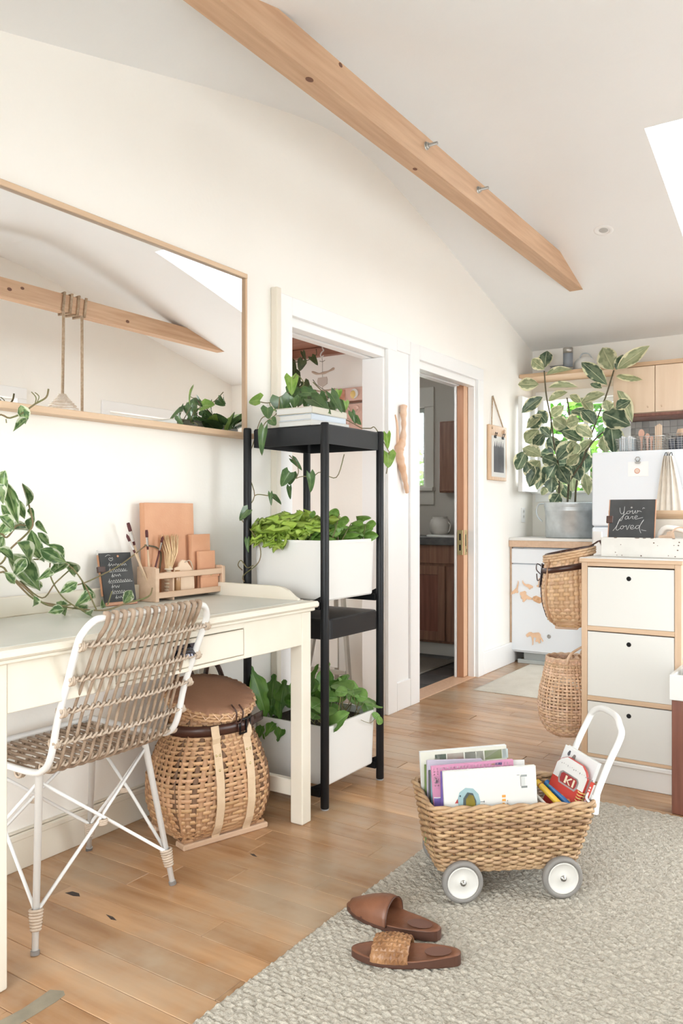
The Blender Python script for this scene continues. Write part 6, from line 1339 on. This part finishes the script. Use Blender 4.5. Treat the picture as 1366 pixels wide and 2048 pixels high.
for k in range(4):
    x=X(1338)+.045*k; m=MB(); m.box(x,x+.04,5.66,5.84,FT+.006,FT+.075+.015*(k%2),.008); solo('rolled_cloth',m,M['navy'],'dark folded cloth, '+OR_[k]+' from the left in the rightmost wire basket','cloth','dark cloths in the rightmost basket')
m=MB(); m.lathe([(.0001,0),(.035,0),(.038,.02),(.03,.05),(.0001,.055)],16,(X(1338)+.07,5.75,FT+.095)); solo('wooden_bowl',m,M['beech'],'small wooden bowl upside down in the rightmost wire basket','bowl')

# ================================================================== DRAWER CABINET AND WHAT IT CARRIES
dx0,dx1,dy0,dy1=1.238,1.634,3.38,3.86
t=thing('drawer_cabinet','white three-drawer cabinet in an oak frame with round finger holes','cabinet',(1.436,3.62,0))
OV=wood('oak_stile',(.60,.37,.19),(.68,.44,.25),2,.45); OH=wood('oak_rail',(.60,.37,.19),(.68,.44,.25),0,.45)
m=MB(); m.box(dx0+.004,dx0+.026,dy0+.004,dy1,.105,.917,.001); part('side_panel',m,M['oak'],t)
m=MB(); m.box(dx1-.026,dx1-.002,dy0+.004,dy1,.105,.917,.001); part('side_panel',m,M['oak'],t)
m=MB(); m.box(dx0+.0262,dx1-.0262,dy1-.015,dy1-.002,.105,.917,.001); part('back_panel',m,M['oak'],t)
for a,b in ((dx0+.002,dx0+.025),(dx1-.025,dx1)):
    m=MB(); m.box(a,b,dy0,dy0+.02,.105,.918,.001); part('stile',m,OV,t)
zs=((.900,.918),(.636,.652),(.344,.360),(.105,.118)) 
for a,b in ((.902,.918),(.632,.652),(.340,.360),(.105,.118)):
    m=MB(); m.box(dx0+.0252,dx1-.0252,dy0+.001,dy0+.02,a,b,.001); part('rail',m,OH,t)
m=MB(); m.box(dx0-.006,dx1+.006,dy0-.008,dy1,.9185,.934,.002); part('top',m,OH,t)
m=MB(); m.box(dx0-.005,dx1+.005,dy0-.0065,dy1-.001,.9341,.9365,.0005); part('white_top_surface',m,M['white'],t,'white laminate top surface')
hole=mat('dark_hole',(.008,.008,.008),.9)
for a,b in ((.652,.897),(.360,.628),(.118,.336)):
    m=MB(); m.box(dx0+.027,dx1-.027,dy0+.002,dy0+.018,a+.0005,b,.001); d_=part('drawer',m,M['deskw'] if 0 else mat('ivory_drawer_front',(.69,.675,.635),.4),t)
    m=MB(); m.box(dx0+.034,dx1-.034,dy0+.02,dy1-.03,a+.01,b-.02,0); part('drawer_box',m,M['oak'],d_)
    m=MB(); m.M=MX.Translation((1.4325,dy0+.0018,b-.042))@MX.Rotation(PI/2,4,'X'); m.lathe([(.0001,.0003),(.0095,.0003),(.0095,-.001)],20); part('finger_hole',m,hole,d_)
m=MB(); m.box(dx0+.012,dx1-.01,dy0+.004,dy1-.01,0,.103,.003); part('plinth',m,M['white'],t)
m=MB(); m.box(dx0+.004,dx1-.004,dy0-.012,dy0+.02,.085,.104,.004); part('plinth_moulding',m,M['white'],t)
# low peeling crate along the cabinet top
t=thing('paint_crate','long low white crate with chipped paint on top of the drawer cabinet','crate',(1.5,3.55,.9368))
cx0,cx1,cy0,cy1,cz0,cz1=1.288,1.84,3.50,3.72,.9372,1.020
pc=mat('chipped_white_paint',(.64,.615,.57),.7,c2=(.69,.665,.62),scale=12,bump=.15,bscale=60); chip=mat('bare_wood_chip',(.13,.08,.055),.8)
for n_,p in (('front_board',(cx0,cx1,cy0,cy0+.014)),('back_board',(cx0,cx1,cy1-.014,cy1)),('end_board',(cx0,cx0+.014,cy0+.0142,cy1-.0142)),('end_board',(cx1-.014,cx1,cy0+.0142,cy1-.0142))):
    m=MB(); m.box(*p,cz0,cz1,.002); b_=part(n_,m,pc,t)
    if n_=='front_board': fb_=b_
m=MB(); m.box(cx0+.0142,cx1-.0142,cy0+.0142,cy1-.0142,cz0,cz0+.006,0); part('floor_board',m,pc,t)
r_=random.Random(4); m=MB()
for k in range(13):
    x=lerp(cx0+.01,cx0+.34,r_.random()); z=cz0+.006+.068*r_.random()**(.6 if k%2 else 1.6); q=.0012+.0018*r_.random()
    m.prism([(x+q*1.3*math.cos(a),z+q*math.sin(a)) for a in (0,1.1,2.3,3.4,4.6,5.5)],.0005,lambda a,b,h:(a,cy0-h,b))
for k in range(6):
    x=lerp(cx0,cx0+.34,r_.random()); m.prism([(x,cz1-.0022),(x+.006,cz1-.003),(x+.013,cz1-.002),(x+.013,cz1),(x,cz1)],.0006,lambda a,b,h:(a,cy0-h,b))
part('paint_chips',m,chip,fb_,kind='stuff')
# wooden-topped white box standing behind the crate
t=thing('moulded_box','white wooden box with a thick oak moulded lid behind the chalk message','box',(1.6,3.80,.9368))
bx0,bx1=1.262,1.95; by=3.735
m=MB(); m.box(bx0+.018,bx1-.018,by+.006,dy1-.006,.9372,1.098,.002); part('body',m,mat('cream_box_side',(.76,.69,.60),.6),t)
m=MB(); m.prism([(by+.004,1.0985),(by-.002,1.104),(by-.010,1.112),(by-.014,1.120),(by-.014,1.136),(dy1,1.136),(dy1,1.0985)],bx1-bx0,lambda a,b,h:(bx0+h,a,b)); part('lid',m,M['oakx'],t)
# chalkboard with its message
t=tilted('chalkboard','square slate board chalked You are loved leaning on the drawer cabinet','chalkboard',(1.398,3.545,.9435),math.radians(1),math.radians(-12))
m=MB(); W_,H_=.094,.245
m.box(-W_,W_,0,.007,0,H_,.001); part('slate',m,M['slate'],t,local=True)
m=MB(); m.box(-W_-.004,-W_-.0002,.0,.008,0,H_,.001); part('edge_strip',m,M['redwood'],t,local=True); m=MB(); m.box(W_+.0002,W_+.004,.0,.008,0,H_,.001); part('edge_strip',m,M['redwood'],t,local=True)
m=MB(); m.box(-W_-.012,-W_+.016,-.004,.009,.140,.172,.002); part('pencil_loop',m,M['darkleather'],t,local=True)
# handwriting measured on the board: fractions of the board face, (0,0) top left
B=lambda pts:[(lerp(-W_,W_,(u-210)/675),lerp(H_,H_-.166,(v-1275)/560)) for u,v in pts]
ln=[B(p) for p in (
 [(365,1400),(370,1450),(385,1485),(410,1490),(430,1450),(436,1380)],[(436,1380),(430,1470),(418,1540),(395,1590),(378,1592),(385,1560),(420,1520),(470,1480)],
 [(510,1450),(480,1455),(472,1480),(490,1490),(520,1470),(518,1448),(510,1450)],[(520,1455),(545,1452),(560,1440),(556,1480),(575,1485),(600,1440),(600,1475),(615,1480)],[(625,1480),(632,1440),(640,1455),(660,1448),(690,1462)],
 [(500,1530),(470,1525),(450,1550),(455,1570),(480,1565),(500,1530),(500,1565),(520,1560)],[(530,1560),(545,1530),(560,1532),(568,1528),(560,1560),(580,1565)],[(590,1550),(625,1540),(630,1522),(605,1522),(592,1545),(605,1568),(650,1560),(715,1545)],
 [(275,1745),(310,1700),(345,1640),(372,1580),(368,1570),(350,1610),(330,1680),(322,1720),(345,1735),(390,1700)],[(420,1670),(395,1680),(388,1705),(405,1718),(430,1700),(432,1675),(420,1670)],[(432,1680),(460,1675),(475,1665),(480,1700),(490,1725),(515,1670),(530,1655)],[(540,1700),(575,1690),(580,1665),(555,1662),(535,1690),(550,1718),(595,1705),(620,1680)],[(668,1665),(630,1665),(612,1690),(625,1712),(655,1700),(690,1640),(722,1590),(726,1580),(705,1610),(672,1680),(676,1730),(695,1775)],
 [(705,1420),(715,1400),(735,1410)],[(700,1725),(730,1735),(770,1740)])]
m=MB(); F=lambda a,b:V((a,-.0006,b)); strokes(m,ln,.00085,F); part('chalk_writing',m,M['chalk'],t,local=True)
m=MB(); m.M=MX.Translation((-.002,-.0005,H_-.036))@MX.Rotation(PI/2,4,'X'); m.lathe([(.0001,.001),(.0035,.001),(.004,0)],10); part('screw',m,M['steel'],t,local=True)
# toy of wood with a bent handle, and a pale cotton ball of rope
t=thing('wooden_toy','pale wooden block toy with a bent loop on the crate’s right','toy',(1.60,3.60,.944))
m=MB(); x=1.512; m.prism([(x,0),(x,.085),(x+.03,.087),(x+.032,.10),(x+.05,.106),(x+.052,.09),(x+.058,.07),(x+.075,.056),(x+.20,.054),(x+.20,0)],.05,lambda a,b,h:(a,3.56+h,.944+b)); part('block',m,M['tanleather'] if 0 else M['beech'],t)
m=MB(); m.ribbon(arc((x+.085,1.03),.034,PI*1.05,-.1,12,lambda a,b:V((a,3.559,b))),.007,.006,up=(0,1,0)); part('loop',m,M['beech'],t)
m=MB(); m.ball((1.505,3.63,.985),.022,8,.8); m.tube(smooth([(1.49,3.62,.99),(1.52,3.61,1.055),(1.56,3.61,1.06),(1.60,3.62,1.05)],5),.012,8); solo('cotton_cord','x' and m,M['linen'],'soft off-white cord looped behind the wooden toy','cord',col=True)

# ---- baskets hung on the cabinet's left side
t=thing('hanging_basket','wide splint pack basket with a dark leather band hung on the cabinet side','basket',(1.118,3.62,.62),math.radians(12))
sect=[(.0,.060,.085,.0,0,3),(.03,.088,.118,-.006,0,3),(.10,.103,.145,-.012,0,2.8),(.18,.107,.155,-.014,0,2.6),(.25,.102,.148,-.012,0,2.4),(.315,.104,.15,-.004,0,2.2)]
def tiltz(o):      # the rim hangs lower on its outer side
    for ch in o.children_recursive:
        if ch.type=='MESH':
            for v in ch.data.vertices: v.co.z+= .20*v.co.x*max(0,min(1,v.co.z/.3))
HS,ha,hn=weave(t,sect,38,22,.0168,.002,.003,M['splintl'],M['splintl'],sw=.018,dark=.08)
m=MB()
for q in range(3):
    m.c=(1-.08*q,)*3; m.tube([HS(1,2*PI*k/130)+hn(1,2*PI*k/130)*(.004+.0035*math.cos(k*1.1+q*PI))+V((0,0,-.008+.011*q)) for k in range(130)],.0065,6,closed=True)
part('rim',m,M['splintl'],t,local=True,col=True)
m=MB(); m.ribbon([HS(.84,2*PI*k/64)+hn(.84,2*PI*k/64)*.008 for k in range(64)],.026,.003,closed=True,sm=True); part('leather_band',m,M['darkleather'],t,local=True)
m=MB(); m.tube([HS(1,2*PI*k/64)+V((0,0,.02)) for k in range(64)],.0045,6,closed=True); part('leather_edge',m,M['darkleather'],t,local=True)
m=MB(); A_=PI*1.02; m.tube([HS(j/14,A_)+hn(j/14,A_)*.007 for j in range(14)],.004,6); m.ribbon([HS(f,A_+.04)+hn(f,A_+.04)*.013 for f in (.95,.85,.75,.66,.6)],.028,.004,up=(0,1,0)); part('leather_strap',m,M['darkleather'],t,local=True)
A_=PI*1.28; m=MB(); m.tube([HS(j/14,A_)+hn(j/14,A_)*.006 for j in range(15)],.0055,6); part('stay',m,M['splintd'],t,local=True,col=True)
m=MB(); m.box(-.06,.04,-.07,.07,-.016,.0,.003); part('skid',m,M['beech'],t,local=True)
m=MB(); m.tube(smooth([HS(.86,PI)+V((-.012,0,.01)),HS(.86,PI)+V((-.035,.004,.03)),HS(.86,PI)+V((-.038,.0,.0)),HS(.82,PI)+V((-.016,0,-.02)),HS(.78,PI)+V((-.03,-.004,-.03)),HS(.8,PI)+V((-.036,0,.0))],5),.0025,5); part('bow',m,M['darkleather'],t,local=True)
bpy.context.view_layer.update(); tiltz(t)
m=MB(); q=V((1.24,3.66,.96)); m.ribbon(smooth([(1.16,3.66,.955),(1.215,3.66,.985),(1.245,3.655,1.0),(1.262,3.65,.965),(1.262,3.65,.9375)],5),.028,.004,up=(0,1,0),sm=True); part('hanger_strap',m,M['darkleather'],t)
for o in t.children:
    if o.name.startswith('hanger_strap'): 
        Mi=MX.Rotation(-math.radians(12),4,'Z')
        for v in o.data.vertices: v.co=Mi@v.co
t=thing('belly_basket','round woven seagrass belly basket hung below the splint basket','basket',(1.108,3.60,.125))
sect=[(0,.055,.055,0,0,2),(.02,.090,.090,0,0,2),(.07,.118,.118,0,0,2),(.13,.126,.126,0,0,2),(.20,.119,.119,0,0,2),(.27,.102,.102,0,0,2),(.325,.090,.090,0,0,2),(.345,.088,.088,0,0,2)]
BS,ba,bn=weave(t,sect,40,34,.0115,.003,.0028,M['seagrass'],M['seagrass'],sw=.009,row_round=True)
m=MB(); m.tube([BS(1,2*PI*k/60)+V((0,0,.002+.002*math.sin(k*1.6))) for k in range(60)],.0055,6,closed=True); part('rim',m,M['seagrass'],t,local=True,col=True)
m=MB(); m.lathe([(.0001,.004),(.06,.004)],24); part('base',m,M['seagrass'],t,local=True,col=True)
m=MB(); m.tube(smooth([(.03,-.088,.33),(.045,-.09,.375),(.09,-.03,.41),(.125,.0,.42),(.10,.04,.40),(.05,.075,.37),(.035,.085,.335)],5),.006,6); part('handle',m,M['seagrass'],t,local=True,col=True)
m=MB(); m.M=MX.Translation((.02,-.01,.0)); m.prism([(-.05,.31),(-.02,.335),(.0,.36),(.015,.362),(.02,.35),(.04,.365),(.06,.34),(.06,.27),(-.05,.27)],.03,lambda a,b,h:(a,h-.03,b)); m.c=(1,1,.95); solo_=part('folded_straw',m,M['seagrass'],t,local=True,col=True)
m=MB(); m.M=MX.Translation((1.236,3.60,.54))@MX.Rotation(PI/2,4,'Y'); m.lathe([(.0001,0),(.008,0),(.008,-.03),(.012,-.035),(.0001,-.04)],12); solo('peg',m,M['black'],'small dark peg on the cabinet side carrying the lower basket','peg')

# ---- table at the right edge
t=thing('tray_table','table with a deep white tray top on a dark red-brown leg, at the right edge','table',(1.95,3.37,0))
a,b,c,d=1.642,2.30,3.165,3.62
for n_,p in (('tray_side',(a-.012,b,c,c+.016,.428,.522)),('tray_side',(a-.012,b,d-.016,d,.428,.522)),('tray_side',(a-.012,a+.004,c+.0162,d-.0162,.428,.522)),('tray_side',(b-.016,b,c+.0162,d-.0162,.428,.522))):
    m=MB(); m.box(*p,.002); part(n_,m,M['white'],t)
m=MB(); m.box(a+.0042,b-.0162,c+.0162,d-.0162,.43,.442,0); part('tray_floor',m,M['white'],t)
for x in (a-.006,b-.08):
    for y in (c+.012,d-.085):
        m=MB(); m.box(x,x+.072,y,y+.072,0,.4275,.003); part('leg',m,M['mahog'],t)
t=thing('lidded_jar','white lidded ceramic jar standing in the white tray at the right edge','jar',(1.70,3.30,.4425))
m=MB(); m.lathe([(.0001,0),(.050,0),(.054,.006),(.046,.11),(.045,.118),(.0001,.118)],30,(1.703,3.285,.4425)); part('body',m,M['white'],t)
m=MB(); m.lathe([(.0445,.1185),(.047,.1185),(.048,.128),(.043,.146),(.032,.15),(.028,.144),(.0001,.144)],30,(1.703,3.285,.4425)); part('lid',m,M['appl'],t)

# ================================================================== OUTSIDE THE WINDOWS
m=MB(); m.box(-12,14,-12,24,-.5,-.4,0); struct('ground',m,M['ground'])  # unseen ground added to bounce daylight in through the windows
def shrub(label,c,rad,n,seed,tones,size=.05,name='garden_shrub'):
    r_=random.Random(seed); t=thing(name,label,'shrub',(c[0],c[1],-.4)); m=MB()
    for k in range(n):
        d=V((r_.gauss(0,1),r_.gauss(0,1),r_.gauss(0,1))).normalized()*(r_.random()**.45); p=V(c)+V((d.x*rad[0],d.y*rad[1],d.z*rad[2]))
        a=V((r_.gauss(0,1),r_.gauss(0,1),r_.gauss(0,.6))).normalized(); b=a.cross(V((r_.gauss(0,1),r_.gauss(0,1),r_.gauss(0,1)))).normalized(); L_=size*(.7+.8*r_.random()); w_=L_*.5
        m.c=r_.choice(tones); m.add([p-a*L_,p+b*w_*.8-a*L_*.2,p+b*w_*.6+a*L_*.4,p+a*L_,p-b*w_*.6+a*L_*.4,p-b*w_*.8-a*L_*.2],[(0,1,2,3,4,5)])
    part('foliage',m,M['l_out'],t,kind='stuff',col=True)
    m=MB(); m.tube([(c[0],c[1],-.4),(c[0]+.05,c[1],c[2]*.5),V(c)],[.05,.035,.015],7); part('trunk',m,M['bark'],t)
M['l_out']=mat('garden_leaf',(1,1,1),.5,attr=True)  # plain leaf greens, picked leaf by leaf from the colour attribute
N,L,B_=nodes(M['l_out']); tr=N.new('ShaderNodeBsdfTranslucent'); L.new(B_.inputs['Base Color'].links[0].from_socket,tr.inputs[0]); ms=N.new('ShaderNodeMixShader'); ms.inputs[0].default_value=.5; L.new(B_.outputs[0],ms.inputs[1]); L.new(tr.outputs[0],ms.inputs[2]); L.new(ms.outputs[0],N['Material Output'].inputs[0])
G=((.05,.16,.015),(.08,.24,.02),(.16,.34,.04),(.03,.09,.012))
shrub('bright leafy tree outside, upper part of the kitchen window',(-.25,8.6,2.45),(1.0,.5,.75),900,1,G,.075)
shrub('green shrub outside, lower right of the kitchen window',(.05,8.3,1.35),(.45,.4,.50),420,2,G,.06)
shrub('dark tree outside at the left of the kitchen window',(-1.0,9.0,1.6),(.55,.4,.9),420,3,G[:2]+G[3:],.08)
shrub('pale green shrub outside the bathroom window',(-2.4,8.4,1.5),(.6,.5,.55),420,4,((.14,.22,.08),(.22,.30,.13)),.07)
